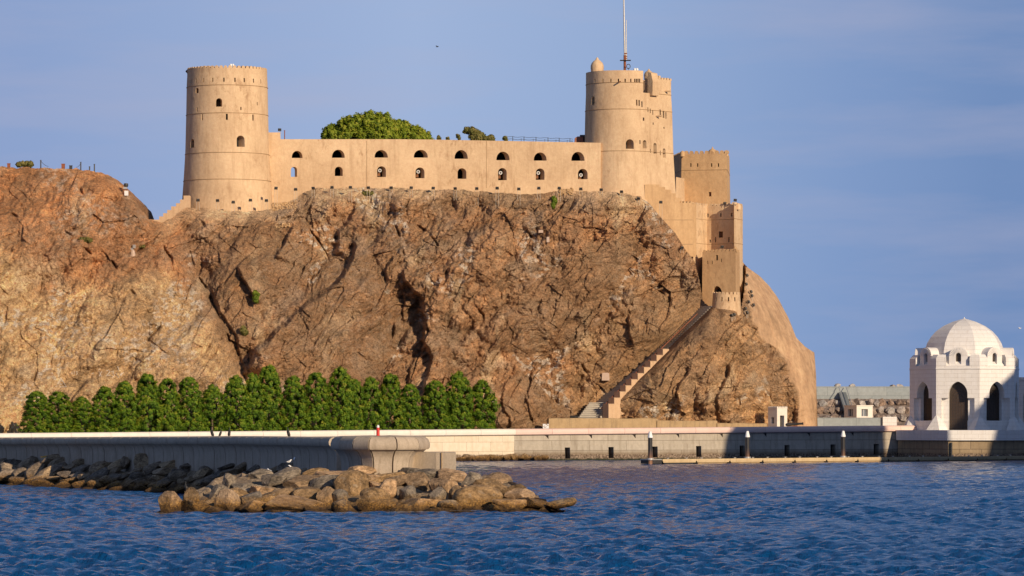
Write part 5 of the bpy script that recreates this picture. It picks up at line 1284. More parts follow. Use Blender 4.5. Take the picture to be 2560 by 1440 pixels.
def trees():
    D = 622.
    b = [(838, 342, 34), (870, 318, 26), (893, 312, 28), (925, 306, 30), (955, 315, 34), (905, 335, 38), (960, 345, 42), (990, 328, 30), (1008, 322, 20), (1018, 345, 34), (1050, 350, 30), (1040, 334, 20), (870, 350, 38), (925, 345, 40), (1068, 348, 12), (820, 340, 16)]
    blob_tree('broad_tree', 'broad rounded green tree rising behind the curtain wall', 'tree', b, D, (xat(940, D), D, zat(420, D)), .21, 'leaf_tree', 21, 1.5)
    D = 614.
    blob_tree('shrub', 'small windblown olive-green tree on the wall top left of railing', 'shrub', [(1168, 326, 8), (1180, 328, 10), (1190, 336, 12), (1203, 340, 10), (1196, 344, 14), (1180, 342, 8), (1228, 346, 9), (1215, 348, 8), (1161, 330, 4)], D, (xat(1182, D), D, zat(362, D)), .13, 'leaf_dry', 23, 7)
    for i, (px, py, r, lab) in enumerate(((1096, 344, 5, 'tiny round bush on the wall top right of the broad tree'), (1145, 340, 5, 'thin wispy bush on the wall top left of the small tree'), (1262, 345, 5, 'dark wispy bush on the wall top at the railing end'), (1119, 346, 4, 'lowest tuft on the wall top between two thin bushes'))):
        blob_tree('bush', lab, 'bush', [(px, py, r), (px + 3, py + 5, r * .8)], D, (xat(px, D), D, zat(356, D)), .10, 'leaf_dry', 30 + i, 9, True, 'little bushes on the wall top')
    # plants rooted in the cliff
    for i, (px, py, r, sy, lm, lab) in enumerate(((640, 742, 9, 2.0, 'leaf_bright', 'fresh green bush hanging in the dark gully of the cliff'), (1385, 506, 8, 2.3, 'leaf_bright', 'bright green bush hanging just below the curtain wall'), (610, 828, 9, 1.5, 'leaf_dry', 'thin olive bush low in the gully above the hedge'), (920, 484, 10, .6, 'leaf_dry', 'low dull green shrub at the foot of curtain wall'), (62, 411, 14, .5, 'leaf_dry', 'low yellow-green bush on top of the left hill'), (214, 600, 11, .7, 'leaf_dry', 'round dry cushion shrub on the orange slope'), (352, 616, 7, .8, 'leaf_dry', 'small dry cushion shrub beside the pale lamp stand'))):
        D = hillD(px, max(py, 420 if i == 4 else 0)) - (.4 if i != 4 else -.6); bl = [(px + random.uniform(-r, r) * .35, py + k * r * sy * .55, r * (.85 - .2 * abs(k))) for k in (-1, -.3, .4, 1)]
        if sy < 1: bl = [(px + k * r, py - r * .1 * (1 - abs(k)), r * .5) for k in (-1, -.4, .3, 1)]
        blob_tree('bush', lab, 'bush', bl, D, P(px, py + r * sy, D + .5), .13, lm, 50 + i, 7, True, 'bushes growing on the rock', .4)
trees()

# ------------------------------------------------------------------ boulders
def boulder_mesh(seed):
    R = random.Random(seed); bm = bmesh.new(); bmesh.ops.create_icosphere(bm, subdivisions=4, radius=1)
    pl = []
    for i in range(R.randint(9, 12)):
        d = Vector((R.gauss(0, 1), R.gauss(0, 1), R.gauss(0, 1))).normalized(); pl.append((d, R.uniform(.46, .74)))
    off = Vector((seed * 7.1, seed * 3.3, 0))
    for v in bm.verts:
        u = v.co.normalized(); r = .98
        for d, o in pl:
            c = u.dot(d)
            if c > .05: r = min(r, o / c)
        p = u * r
        n = mnoise.fractal(p * 2.2 + off, .8, 2.1, 5); n2 = mnoise.noise(p * .9 + off)
        v.co = p * (1.12 + .045 * n + .05 * n2)
    me = bpy.data.meshes.new('boulder'); bm.to_mesh(me); bm.free()
    return me
BMESH = [boulder_mesh(i) for i in range(14)]
def boulder_set(mat):
    out = []
    for m in BMESH: m2 = m.copy(); m2.materials.append(M[mat]); out.append(m2)
    return out
BS = {k: boulder_set(k) for k in ('boulder', 'slate', 'granite')}
def put(kind, pos, size, label, group, rot=None, seed=None):
    o = bpy.data.objects.new('boulder', random.choice(BS[kind]) if seed is None else BS[kind][seed % 14]); col.objects.link(o)
    o.location = tuple(float(a) for a in pos); o.scale = tuple(float(a) for a in size); o.rotation_euler = rot or (random.uniform(-.4, .4), random.uniform(-.4, .4), random.uniform(0, 6.28))
    return tag(o, label, 'boulder', group)
def mound():
    g = 'boulders of the mound below the pier head'; plain = 'rough brown boulder in the heap below the pier head'
    L = {0: 'barnacled hump-backed boulder at the left end of the mound', 1: 'small boulder with a cormorant on it at the left end', 2: 'upright pointed boulder near the left end of the mound', 10: 'large flat-topped boulder with golden weed along its lower edge', 12: 'boulder with a pale pink top in the middle of mound', 15: 'big knobbly tan boulder in the middle of the mound', 27: 'large grey-topped boulder with a dark notch, right of the middle', 29: 'largest rounded brown boulder at the right of the mound', 34: 'lone low weedy rock at the far right tip of the mound', 8: 'tall narrow weedy boulder standing at the waterline', 17: 'long dark flat slab against the foot of the pier head'}
    rocks = [(434, 1266, 74, 66), (474, 1243, 36, 38), (570, 1213, 42, 46), (618, 1219, 74, 30), (653, 1226, 50, 32), (697, 1236, 68, 36), (756, 1236, 70, 42), (621, 1248, 66, 34), (570, 1262, 50, 60), (634, 1266, 72, 36),
             (726, 1264, 134, 44), (815, 1244, 46, 66), (817, 1208, 68, 40), (752, 1205, 74, 36), (686, 1198, 64, 30), (883, 1220, 84, 66), (861, 1271, 66, 34), (872, 1190, 134, 32), (500, 1269, 92, 36), (924, 1261, 60, 34),
             (708, 1186, 66, 24), (944, 1219, 50, 36), (970, 1230, 64, 50), (1022, 1233, 54, 54), (1005, 1198, 74, 36), (1051, 1204, 56, 56), (1066, 1186, 54, 28), (1114, 1218, 76, 70), (1132, 1188, 74, 34), (1200, 1250, 102, 56),
             (1176, 1206, 62, 40), (1226, 1214, 66, 40), (1272, 1230, 72, 38), (1280, 1258, 84, 30), (1397, 1258, 66, 22), (1332, 1255, 84, 26), (937, 1240, 58, 32), (1055, 1258, 88, 42), (1128, 1266, 54, 30), (1009, 1270, 46, 26),
             (790, 1188, 60, 26), (650, 1186, 50, 26), (1090, 1242, 44, 44), (850, 1250, 52, 40), (545, 1236, 50, 40), (760, 1268, 60, 34), (1240, 1236, 70, 40), (980, 1190, 60, 26), (920, 1200, 60, 30), (1180, 1232, 60, 40), (1300, 1240, 60, 30), (590, 1235, 60, 40), (670, 1254, 60, 34), (970, 1262, 56, 34), (1150, 1238, 50, 40), (1245, 1196, 54, 26), (1030, 1180, 60, 24), (900, 1180, 60, 24), (525, 1280, 60, 18), (470, 1284, 60, 14), (690, 1284, 70, 14), (800, 1278, 60, 22), (1100, 1276, 60, 16), (1240, 1270, 60, 20)]
    for i, (px, py, w, h) in enumerate(rocks):
        Y = 236 + (1286 - py) / 107 * 18 - (0 if i < 40 else -1.0); s = Y / F; p = P(px, py + h * .1, Y)
        rz = random.uniform(0, 6.28) if w < h * 1.5 else random.choice((0, math.pi)) + random.uniform(-.3, .3)
        # the mesh is about 1.5 across; keep the long side across the view
        put('boulder', p, (w * s * .64, max(w, h) * s * .56, h * s * .70), L.get(i, plain), g, (random.uniform(-.3, .3), random.uniform(-.25, .25), rz), i)
    # rubble bed of smaller stone that fills the heart of the mound
    n, m = 60, 16; R = np.random.default_rng(3); px = np.linspace(395, 1425, n); V = []
    for j in range(m):
        for q in px:
            k = j / (m - 1); py0 = 1296 - k * (108 if 560 < q < 1250 else 108 * max(.12, min((q - 395) / 165, (1425 - q) / 175))); Y = 237.5 + (1286 - py0) / 107 * 18 + 1.0; p = P(q, py0, Y); V.append(p + R.normal(0, .12, 3))
    V = np.array(V); idx = np.arange(n * m).reshape(m, n); Q = np.stack([idx[:-1, :-1], idx[:-1, 1:], idx[1:, 1:], idx[1:, :-1]], -1).reshape(-1, 4)
    tag(link('rubble', mesh_np('rubble', V, Q, False), M['slate']), kind='stuff')
mound()
def foam():
    V = []; px = np.linspace(392, 1425, 90); e = np.interp(px, [392, 470, 560, 730, 1000, 1200, 1330, 1425], [1290, 1296, 1294, 1290, 1287, 1283, 1278, 1270])
    for j, k in enumerate((-2.2, -1., .2, 1.4)):
        for x, y in zip(px, e): Y = 10000 * 5.4 / (y - HY) - k + random.uniform(-.3, .3) * 0; V.append((xat(x, Y), Y, .17))
    idx = np.arange(4 * 90).reshape(4, 90); Q = np.stack([idx[:-1, :-1], idx[:-1, 1:], idx[1:, 1:], idx[1:, :-1]], -1).reshape(-1, 4)
    tag(link('foam', mesh_np('foam', V, Q, True), M['foam']), kind='stuff')
foam()
def revetment():
    g = 'rocks of the bank below the shaded sea wall'; plain = 'dark angular rock in the bank below the shaded sea wall'
    L = [(313, 1153, 24, 30, 'upright pale rock sticking out of bank before the shaded wall'), (354, 1156, 46, 30, 'big rounded pale rock on top of the bank beside an upright one'), (135, 1152, 60, 22, 'pale slab at the top of the bank with a yellow plank'), (85, 1152, 20, 24, 'knobbly pale rock at the top left of the bank')]
    def at(px, k):
        """k 0 at the waterline, 1 at the wall"""
        wy = np.interp(px, [q[0] for q in NEAR], [q[1] for q in NEAR]); Y = wy - 1.2 - (1 - k) * np.interp(px, [0, 600, 850], [13, 13, 10]); return A(xat(px, Y), Y, -.15 + k * np.interp(px, [0, 850], [2.0, 2.3]))
    for px, py, w, h, lab in L:
        p = at(px, .95); s = p[1] / F; p = P(px, py, p[1]); put('slate', p, (w * s * .62, w * s * .55, h * s * .68), lab, g, (.2, .1, random.random() * 6))
    for j in range(6):
        k = (j + .1) / 5.4
        for px in np.arange(-60 + (j % 2) * 18, 900 - 20 * (5 - j), 40.):
            q = px + random.uniform(-14, 14); p = at(q, k + random.uniform(-.07, .07)); s = p[1] / F; w = random.uniform(28, 62) * s; 
            if q > 380 and k < .3 and 420 < q: 
                if q > 560: continue
            o = put('slate', p + A(0, 0, random.uniform(-.15, .2)), (w * .62, w * .5, w * random.uniform(.22, .36)), plain, g, (random.uniform(-.3, .5), random.uniform(-.55, -.05), random.uniform(-.5, .5)))
    V = []; n, m = 50, 8
    for j in range(m):
        for q in np.linspace(-250, 900, n): p = at(q, j / (m - 1) * 1.05 - .1); V.append(p + A(random.uniform(-.15, .15), 0, random.uniform(-.2, .1) - .3))
    idx = np.arange(n * m).reshape(m, n); Q = np.stack([idx[:-1, :-1], idx[:-1, 1:], idx[1:, 1:], idx[1:, :-1]], -1).reshape(-1, 4)
    tag(link('rubble', mesh_np('rubble', V, Q, False), M['slate']), kind='stuff')
    p = at(125, .97); pl = thing('plank', 'yellow painted plank lying on the rocks by the shaded wall', 'plank', p + A(0, 0, .3)); q = p + A(0, -1., .75)
    MB().prism([q + A(-.7, 0, -.12), q + A(.55, 0, .1), q + A(.85, 0, .07), q + A(-.55, 0, -.2)], A(0, .25, .02)).build('board', M['yellow'], pl)
M['yellow'] = mottled('yellow paint', (.55, .30, .03), (.68, .40, .05), 4.)
revetment()
def quay_foot():
    ax, bx_ = A(*wall_xy[3]), A(*wall_xy[2]); N = miter([wall_xy[2], wall_xy[3]])[0]
    for px in np.arange(1118, 1360, 11.):
        k = (px - 640) / 645; w = bx_ + (ax - bx_) * k if px < 1285 else ax + (A(*wall_xy[4]) - ax) * (px - 1285) / 1045
        s = random.uniform(.5, .95); p = w + N * random.uniform(.3, 1.2)
        put('slate', (*p, random.uniform(.1, .55)), (s * .9, s * .8, s * .65), 'small dark tide-stained rock at the foot of the pale sea wall', 'rocks at the foot of the pale sea wall')
quay_foot()
def breakwater_stones():
    D = 740.
    for j in range(6):
        for px in np.arange(2030 + (j % 2) * 8, 2310, 17.):
            q = px + random.uniform(-5, 5)
            if abs(q - (2106 + 22 * (1 - (j + .5) / 6))) < 11: continue
            k = (j + .5) / 6; Y = D - 16 + k * 15.5; z = .9 + k * (zat(992, D) - 1.3); s = random.uniform(.75, 1.2)
            if HY - (z - H) * F / Y > 1052: continue
            put('granite', (xat(q, Y), Y, z), (s * .92, s * .8, s * .8), 'rounded armour stone on the slope of the breakwater', 'stones of the breakwater slope')
    for px, w in ((2094, 14), (2128, 18), (2232, 14), (2252, 18)):
        Y = D + 4; put('granite', (xat(px, Y), Y, zat(966, Y)), (w * .045, .7, .5), 'grey stone showing above the top of the breakwater wall', 'stones above the breakwater wall')
breakwater_stones()

# ------------------------------------------------------------------ floodlights
def flood_proto(name='floodlight'):
    t = thing(name, 'x', 'floodlight', (0, 0, 0), 'floodlights round the fort')
    MB().box((0, 0, .12), (.46, .2, .34), 0, .45).build('housing', M['iron'], t, local=True)
    MB().box((0, -.10, .165), (.38, .02, .26), 0, .45).build('lens', M['glass'], t, local=True)
    m = MB().tube([(-.25, 0, .1), (-.25, 0, -.12), (.25, 0, -.12), (.25, 0, .1)], .025, 5).build('bracket', M['iron'], t, local=True)
    for x in (-.2, .2): o = MB().tube([(0, 0, -1.), (0, 0, 0)], .028, 5).build('leg', M['pipe'], t, local=True); o.location = (x, 0, -.12)
    return t
FL = [(495, 502, 18, 'tower'), (544, 503, 20, 'tower'), (583, 507, 18, 'tower'), (626, 502, 22, 'tower'), (666, 503, 14, 'tower'), (690, 472, 36, 'hi'), (739, 475, 30, 'hi'), (783, 472, 24, 'cw'), (830, 470, 22, 'cw'), (876, 470, 28, 'cw'), (921, 471, 34, 'cw'), (978, 471, 8, 'cw'), (1028, 471, 20, 'cw'), (1083, 472, 20, 'cw'),
      (1138, 473, 20, 'cw'), (1192, 473, 34, 'cw'), (1243, 472, 42, 'cw'), (1297, 474, 34, 'cw'), (1347, 472, 20, 'cw'), (1398, 472, 26, 'cw'), (1452, 474, 8, 'cw'), (1503, 476, 8, 'gt'), (1554, 481, 14, 'gt'), (1596, 498, 8, 'gt'), (1652, 507, 46, 'gt')]
def floodlights():
    proto = flood_proto(); first = True; n = 0
    spot = {'tower': 'floodlight on two legs in the row at the foot of the round tower', 'hi': 'floodlight on tall legs between round tower and the curtain wall', 'cw': 'floodlight on thin legs in the row below the curtain wall', 'gt': 'floodlight on the rock below the great tower'}
    sp = {0: 'leftmost floodlight at the foot of the round tower', 24: 'floodlight on the tallest pole beside the stepped wall', 10: 'floodlight on tall twin poles left of the first wall joint', 16: 'floodlight on very long poles below the tallest lower arch'}
    for i, (px, py, lg, w) in enumerate(FL):
        D = hillD(px, py + lg) - .25; p = P(px, py, D); o = proto if first else dup(proto); first = False
        o.location = tuple(map(float, p)); o['label'] = sp.get(i, spot[w]); L = lg * D / F + .35
        for c in o.children:
            if c.name.startswith('leg'): c.scale = (1, 1, L)
        o.rotation_euler = (0, 0, random.uniform(-.5, .5))
    for i, (px, py) in enumerate(((1868, 690), (1866, 712), (1878, 731), (1880, 741), (1872, 756), (1884, 764), (1864, 773), (1868, 783), (1836, 788), (1830, 790))):
        o = dup(proto); D = hillD(px, py + 5) - .5; o.location = tuple(map(float, P(px, py, D))); o['label'] = 'dark floodlight in the cluster on the smooth rock right of the bastion'; o['group'] = 'floodlights right of the bastion'
        for c in o.children:
            if c.name.startswith('leg'): c.scale = (1, 1, .55)
        o.rotation_euler = (0, 0, -1.2); o.scale = (1.15, 1.15, 1.15)
    for px, py, D, lab, lg in ((1838, 502, 613.2, 'round floodlight on the top right corner of the gatehouse', .35), (1812, 510, 614.9, 'floodlight peeping over the middle of gatehouse parapet', .3), (1705, 621, 606.2, 'double floodlight perched on rock edge left of the gatehouse', .6), (1805, 619, 611.5, 'floodlight on the top of the small gate tower', .3), (699, 326, 601.2, 'small dark floodlight on the raised corner of curtain wall', .3)):
        o = dup(proto); o.location = tuple(map(float, P(px, py, D))); o['label'] = lab; o['group'] = 'floodlights on the walls'
        for c in o.children:
            if c.name.startswith('leg'): c.scale = (1, 1, lg)
    for k, (px, py) in enumerate(((469, 180), (475, 177), (482, 176))):
        o = dup(proto); o.location = tuple(map(float, P(px, py, 599.5 - .2 * k))); o['label'] = 'white floodlight leaning out at the left edge of round tower top'; o['group'] = 'floodlights on the round tower top'; o.rotation_euler = (.2, -.5, -1.0)
        for c in o.children:
            if c.name.startswith('leg'): c.scale = (1, 1, .3)
floodlights()

# ------------------------------------------------------------------ masts, cameras, railing, small fittings
def flagpole():
    D = 609.; z0 = zat(200, D); x = xat(1562, D)
    t = thing('flagpole', 'tall thin flagpole with a rusty foot and crosspiece on the great tower', 'flagpole', (x, D, z0))
    MB().tube([(x, D, z0), (x, D, zat(138, D))], .20, 10).build('foot', M['rust'], t, 40)
    MB().tube([(x, D, zat(138, D)), (xat(1559, D), D, zat(-20, D))], [.15, .10], 8).build('pole', M['steel'], t, 40)
    MB().tube([(xat(1566, D), D - .1, zat(150, D)), (xat(1565.5, D), D - .1, zat(50, D))], [.09, .06], 8).build('topmast', M['steel'], t, 40)
    MB().box((xat(1563.5, D), D, zat(151, D)), (1.65, 1.2, .08)).build('crosspiece', M['iron'], t)
    for py in (134, 141, 146): MB().tube([(xat(1560, D), D - .1, zat(py, D)), (xat(1568, D), D - .1, zat(py, D))], .11, 8).build('clamp', M['rust'], t, 40)
flagpole()
def dish(px, py, D, r, lab, zb):
    p = P(px, py, D); t = thing('antenna', lab, 'antenna', (p[0], p[1], zb), 'antennas and cameras on the fort roofs')
    MB().tube([(p[0], p[1], zb), (p[0], p[1], p[2] + r)], .05, 6).build('mast', M['white'], t, 40)
    for s in (-1, 1):
        MB().lathe((p[0] + s * r * .9, p[1], p[2]), [(.02, -r), (r * .75, -r * .6), (r * .8, .3 * r), (r * .4, r), (.02, r)], 10).build('dish', M['white'], t, 40)
dish(580, 163, 598., .2, 'white twin-drum antenna on top of the round tower', zat(185, 598))
dish(1590, 174, 607., .22, 'white camera with two round heads on the great tower parapet', zat(190, 607))
def disc_lamp():
    D = 608.; p = P(1571, 166, D); t = thing('lamp', 'small dark ring-shaped lamp right of the flagpole foot', 'lamp', (p[0], p[1], zat(190, D)))
    MB().tube([(p[0], p[1], zat(190, D)), (p[0], p[1], p[2] - .2)], .04, 6).build('mast', M['iron'], t); q = [p + A(.28 * math.cos(a), 0, .34 * math.sin(a)) for a in np.linspace(0, 6.28, 14)]; MB().tube(q, .06, 6).build('ring', M['iron'], t)
disc_lamp()
def wall_pole():
    D = 603.; t = thing('post', 'short bare rusty post on the curtain wall beside its raised corner', 'post', (xat(711.5, D), D, zat(352, D))); MB().tube([P(711.5, 352, D), P(711.5, 326, D)], .07, 8).build('post', M['rust'], t); MB().lathe(P(711.5, 327, D), [(.1, 0), (.1, .08)], 8).build('cap', M['rust'], t)
wall_pole()
def wall_railing():
    D = 608.; t = thing('railing', 'thin dark railing along the top of curtain wall near the great tower', 'railing', (xat(1355, D), D, zat(356, D)))
    py = lambda px: 342 + (px - 1280) * .035
    for px in (1282, 1310, 1340, 1370, 1398, 1425): MB().tube([P(px, py(px) + 16, D), P(px, py(px) - 1.5, D)], .055, 6).build('post', M['iron'], t)
    for px in (1303, 1333, 1362, 1390, 1418, 1430): MB().tube([P(px, py(px) + 16, D), P(px, py(px) + 3, D)], .035, 6).build('baluster', M['iron'], t)
    for dy in (0, 6): MB().tube([P(px, py(px) + dy + .8 * math.sin(px * .22), D) for px in np.arange(1270, 1434, 6.)], .028, 5).build('rail', M['iron'], t)
wall_railing()
def brick_hut():
    D = 609.; t = thing('hut', 'small red brick hut on the curtain wall against the great tower', 'hut', (xat(1450, D), D, zat(358, D)))
    a = [P(1436, 360, D), P(1458, 360, D), P(1458, 341, D), P(1444, 341, D), P(1437, 345, D)]; MB().prism(a, A(0, 2, 0)).build('wall', M['redbrick'], t)
    MB().prism([P(1450, 341.5, D - .2), P(1468, 341.5, D - .2), P(1468, 337, D - .2), P(1450, 337, D - .2)], A(0, 2, 0)).build('roof', M['iron'], t)
    MB().prism([P(1458.4, 360, D - .1), P(1468, 360, D - .1), P(1468, 341.6, D - .1), P(1458.4, 341.6, D - .1)], A(0, 1.8, 0)).build('doorway', M['dark'], t)
M['redbrick'] = mottled('red brick', (.24, .09, .055), (.36, .15, .09), 3.)
brick_hut()
def hilltop():
    for i, (px, y0, y1, lab) in enumerate(((102, 401, 421, 'dark iron post on left hilltop beside the bush'), (202, 406, 424, 'tall dark iron post on left hilltop right of the small crates'), (224, 417, 427, 'shortest dark iron post on the left hilltop'), (236, 411, 427, 'dark iron post nearest the right edge of left hilltop'))):
        D = hillD(px, 424) + .8; t = thing('post', lab, 'post', P(px, y1 + 3, D), 'iron posts on the left hilltop'); MB().tube([P(px, y1 + 4, D), P(px, y0, D)], .09, 8).build('post', M['iron'], t); MB().lathe(P(px, y0, D), [(.12, 0), (.12, .06)], 8).build('cap', M['iron'], t)
    for a, b in ((102, 121), (190, 202)):
        D = hillD(a, 424) + .8; t = thing('chain', 'slack chain hanging right of the left hilltop post' if a == 102 else 'slack chain hanging left of the tallest hilltop post', 'chain', P(a, 412, D)); ya, yb = (402, 416) if a == 102 else (418, 408)
        MB().tube([P(a + (b - a) * k, ya + (yb - ya) * k + 4 * k * (1 - k) * 3, D) for k in np.linspace(0, 1, 8)], .03, 5).build('links', M['iron'], t)
    for px, py, w, h, lab in ((22, 412, 7, 6, 'small rusty box at the left edge of the hilltop'), (158, 413, 8, 6, 'rusty red box between the posts on the left hilltop'), (177, 416, 7, 3.5, 'flat dark box right of the red box on the hilltop')):
        D = hillD(px, 424) + .6; t = thing('box', lab, 'box', P(px, py + h / 2, D), 'boxes on the left hilltop'); s = D / F; MB().box(P(px, py, D) + A(0, 0, -.15), (w * s, .5, h * s + .3)).build('body', M['rust'] if h > 4 else M['iron'], t); MB().box(P(px, py - h / 2, D), (w * s + .08, .56, .07)).build('lid', M['rust'] if h > 4 else M['iron'], t)
    D = hillD(314, 488) - .4; t = thing('floodlight', 'grey lamp on a rusty frame on the slope of the left hill', 'floodlight', P(314, 490, D))
    MB().tube([P(308, 489, D), P(308, 473, D), P(317, 473, D), P(317, 489, D)], .07, 6).build('frame', M['rust'], t); MB().tube([P(296, 474, D), P(318, 473, D)], .04, 5).build('crossbar', M['rust'], t)
    MB().lathe(P(315, 463, D), [(.1, -.4), (.28, -.2), (.34, 0), (.3, .25), (.05, .3)], 12).build('lamp_head', M['iron'], t, 40); MB().box(P(313, 470, D), (.5, .4, .3)).build('ballast', M['steel'], t); MB().box(P(316, 483, D), (.55, .4, .7)).build('plinth', M['marble_plain'], t)
    D = hillD(332, 632) - .5; t = thing('floodlight', 'pale twin lamps on a whitewashed plinth on the left slope', 'floodlight', P(332, 640, D))
    MB().lathe(P(332, 641, D), [(.42, -.3), (.36, .4), (.22, .9), (.05, 1.)], 8).build('plinth', M['pinkwash'], t)
    for dx, dy in ((-3, 624), (3, 616)): MB().box(P(332 + dx, dy, D), (.42, .3, .4), .3, .4).build('lamp_head', M['steel'], t)
    MB().tube([P(329, 632, D), P(331, 622, D), P(336, 614, D)], .06, 6).build('stem', M['steel'], t)
M['pinkwash'] = mottled('pinkish limewash', (.46, .33, .24), (.56, .42, .33), 3.)
hilltop()
def masonry_patches():
    """dry-stone patches and little plinths on the rock below the fort"""
    R = random.Random(9)
    for (x0, x1, y0, y1, n, lab) in ((682, 742, 508, 526, 130, 'bright patch of loose stone walling right of the round tower foot'), (1394, 1432, 474, 490, 70, 'patch of orange loose stones below the curtain wall'), (688, 724, 562, 570, 30, 'low line of pale stones on the rock under the round tower'), (1526, 1592, 530, 536, 40, 'thin course of orange stones on the rock below the great tower')):
        D = hillD((x0 + x1) / 2, (y0 + y1) / 2); t = thing('stone_patch', lab, 'masonry', P((x0 + x1) / 2, y1, D), 'patches of dry stone on the rock'); mb = MB()
        for i in range(n):
            px, py = R.uniform(x0, x1), R.uniform(y0, y1); py += (px - x0) / (x1 - x0) * -4; q = on_hill(px, py, .12); s = R.uniform(.1, .22); mb.box(q, (s * 1.6, s * 1.2, s), R.uniform(0, 3), R.uniform(-.5, .5))
        tag(mb.build('stones', M['brick'], t), kind='stuff')
    for px, py, w, h, lab in ((1370, 598, 7, 11, 'small pale block standing on the middle of the rock face'), (1352, 578, 11, 6, 'small pale stone cap above the pale block on the rock'), (1514, 940, 18, 16, 'whitewashed little plinth beside the stair rail')):
        q = on_hill(px, py, .3); s = q[1] / F; t = thing('plinth', lab, 'plinth', q - A(0, 0, h * s / 2), 'small plinths on the rock'); MB().loops([[q + A(a * w * s / 2 * k, b * .35 * k, z * h * s / 2) for a, b in ((-1, -1), (1, -1), (1, 1), (-1, 1))] for z, k in ((-1.4, 1.08), (.7, 1), (1, .8))]).build('block', M['pinkwash'], t)
masonry_patches()
def graffiti():
    M['chalk'] = mottled('white rock paint', (.55, .47, .38), (.68, .6, .5), 8., .9, 0)
    def stroke(pts, r=.05): return [on_hill(x, y, .06) for x, y in pts]
    t = thing('graffiti', 'white painted triangle around a letter C low on the left rock', 'graffiti', on_hill(152, 958, .1))
    MB().tube(stroke([(152, 945), (146, 956), (139, 967), (152, 967.5), (166, 967), (159, 956), (152, 945)]), .05, 5).build('triangle', M['chalk'], t)
    MB().tube(stroke([(155, 953), (151, 952), (149, 956), (151, 961), (155, 960)]), .045, 5).build('letter', M['chalk'], t)
    t = thing('graffiti', 'scrawled white painted characters on the rock above the hedge', 'graffiti', on_hill(285, 938, .1))
    for s in ([(181, 929), (179, 932), (181, 936)], [(186, 929), (185, 936)], [(190, 929), (194, 930), (191, 932), (194, 935), (190, 936)], [(229, 935), (250, 922)], [(247, 928), (253, 941)], [(254, 929), (248, 940)], [(266, 927), (272, 925), (274, 930), (266, 939), (276, 938)], [(278, 930), (284, 927), (282, 934), (287, 938), (280, 944)], [(290, 934), (296, 944), (304, 932)], [(294, 916), (303, 940)], [(302, 938), (309, 931)]):
        MB().tube(stroke(s), .05, 5).build('letter', M['chalk'], t)
graffiti()

# ------------------------------------------------------------------ birds
def cormorant(pos, label, rz=0., s=1.):
    t = thing('cormorant', label, 'bird', pos, 'cormorants'); t.rotation_euler = (0, 0, rz); t.scale = (s,) * 3
    v = [(-.05, 0, .10), (.0, 0, .20), (.05, 0, .34), (.05, 0, .46), (.03, 0, .53), (.07, 0, .57), (.14, 0, .565), (.17, 0, .55), (-.12, 0, .02), (-.16, 0, -.05), (.0, .05, .04), (.0, -.05, .04)]
    r = [.075, .105, .075, .035, .028, .035, .014, .006, .04, .02, .022, .022]; e = [(0, 1), (1, 2), (2, 3), (3, 4), (4, 5), (5, 6), (6, 7), (0, 8), (8, 9), (0, 10), (0, 11)]
    me = bpy.data.meshes.new('body'); me.from_pydata(v, e, []); o = link('body', me, M['black'], t); m = o.modifiers.new('skin', 'SKIN')
    for i, q in enumerate(r): me.skin_vertices[0].data[i].radius = (q, q)
    me.skin_vertices[0].data[1].use_root = True; u = o.modifiers.new('sub', 'SUBSURF'); u.levels = 2; u.render_levels = 2
    for y in (.05, -.05): MB().prism([(-.0, y, 0), (.09, y + .035, 0), (.09, y - .035, 0)], (0, 0, .012)).build('foot', M['beak'], t, local=True)
    return t
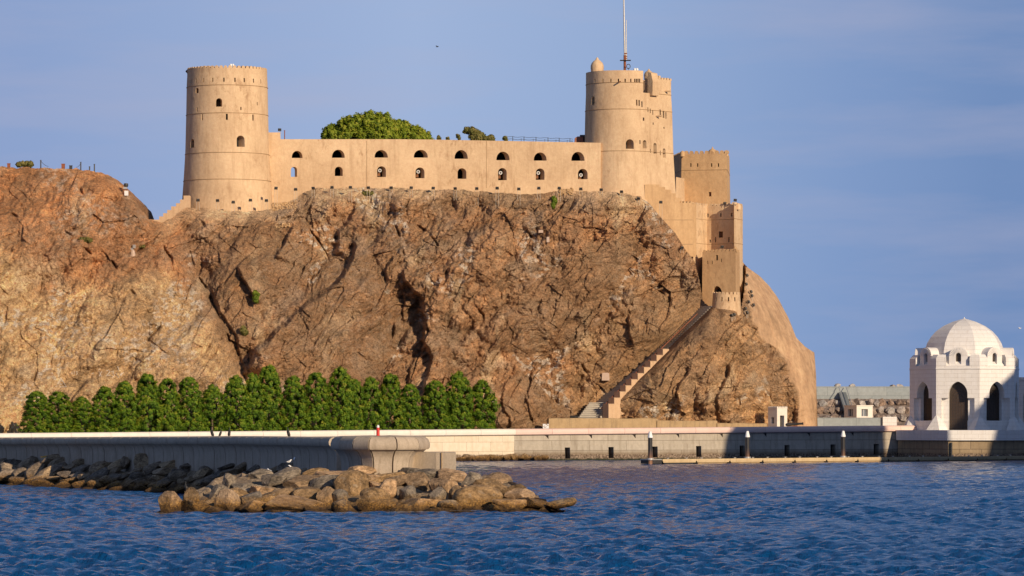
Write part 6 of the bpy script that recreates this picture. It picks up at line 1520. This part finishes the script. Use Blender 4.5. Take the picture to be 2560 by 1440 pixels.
def birds():
    def on_wall(px): D = float(np.interp(px, [q[0] for q in NEAR], [q[1] for q in NEAR])); return A(xat(px, D + .25), D + .25, float(np.interp(px, [q[0] for q in NEAR], [q[2] for q in NEAR])))
    cormorant(on_wall(530), 'leftmost of three dark cormorants standing on the shaded sea wall', 2.6, 1.15); cormorant(on_wall(551), 'crouching middle cormorant of the three on the shaded sea wall', .2, .95); cormorant(on_wall(573), 'rightmost cormorant of the three together on the shaded sea wall', 1.2, 1.1); cormorant(on_wall(721), 'lone dark cormorant on the sea wall coping near pier head', 2.4, 1.1)
    Y = 236 + (1286 - 1243) / 107 * 18; cormorant(P(466, 1229, Y), 'dark cormorant with a pale bill perched on a boulder', 2.9, 1.05)
    def gull(pos, label, rz):
        t = thing('gull', label, 'bird', pos, 'white gulls on the dark rocks'); t.rotation_euler = (0, 0, rz)
        v = [(-.16, 0, .08), (-.02, 0, .11), (.1, 0, .14), (.14, 0, .22), (.19, 0, .23), (.24, 0, .215), (.0, .03, .02), (.0, -.03, .02)]; r = [.03, .08, .065, .05, .035, .01, .012, .012]
        me = bpy.data.meshes.new('body'); me.from_pydata(v, [(0, 1), (1, 2), (2, 3), (3, 4), (4, 5), (1, 6), (1, 7)], []); o = link('body', me, M['white'], t); m = o.modifiers.new('skin', 'SKIN')
        for i, q in enumerate(r): me.skin_vertices[0].data[i].radius = (q, q)
        me.skin_vertices[0].data[1].use_root = True; o.modifiers.new('sub', 'SUBSURF').render_levels = 2
        for s in (-1, 1): MB().prism([(.08, s * .07, .16), (-.02, s * .085, .16), (-.2, s * .03, .1), (-.02, s * .08, .08)], (0, s * .012, 0)).build('wing', M['steel'], t, local=True)
    for i, (px, py, Y) in enumerate(((722, 1158, 268), (736, 1152, 270), (674, 1181, 262), (729, 1172, 264))): gull(P(px, py, Y), 'white gull resting on the shaded rocks left of the pier head', .5 + i)
    for px, py, Y, lab in ((1093, 117, 520., 'tiny dark bird flying in the open sky above the fort'), (2549, 821, 500., 'tiny pale bird flying right of the white dome')):
        p = P(px, py, Y); t = thing('flying_bird', lab, 'bird', p); m = M['iron'] if px < 2000 else M['white']
        MB().tube([p - A(.18, 0, .0), p, p + A(.14, 0, .03), p + A(.22, 0, .04)], [.02, .06, .045, .01], 8).build('body', m, t, 40)
        for s in (-1, 1): MB().prism([p + A(-.07, 0, .03), p + A(.08, 0, .03), p + A(.02 + .1 * s, s * .25, .14), p + A(-.1 + .1 * s, s * .5, .08), p + A(-.1, s * .25, .13)], A(0, 0, .015)).build('wing', m, t)
birds()
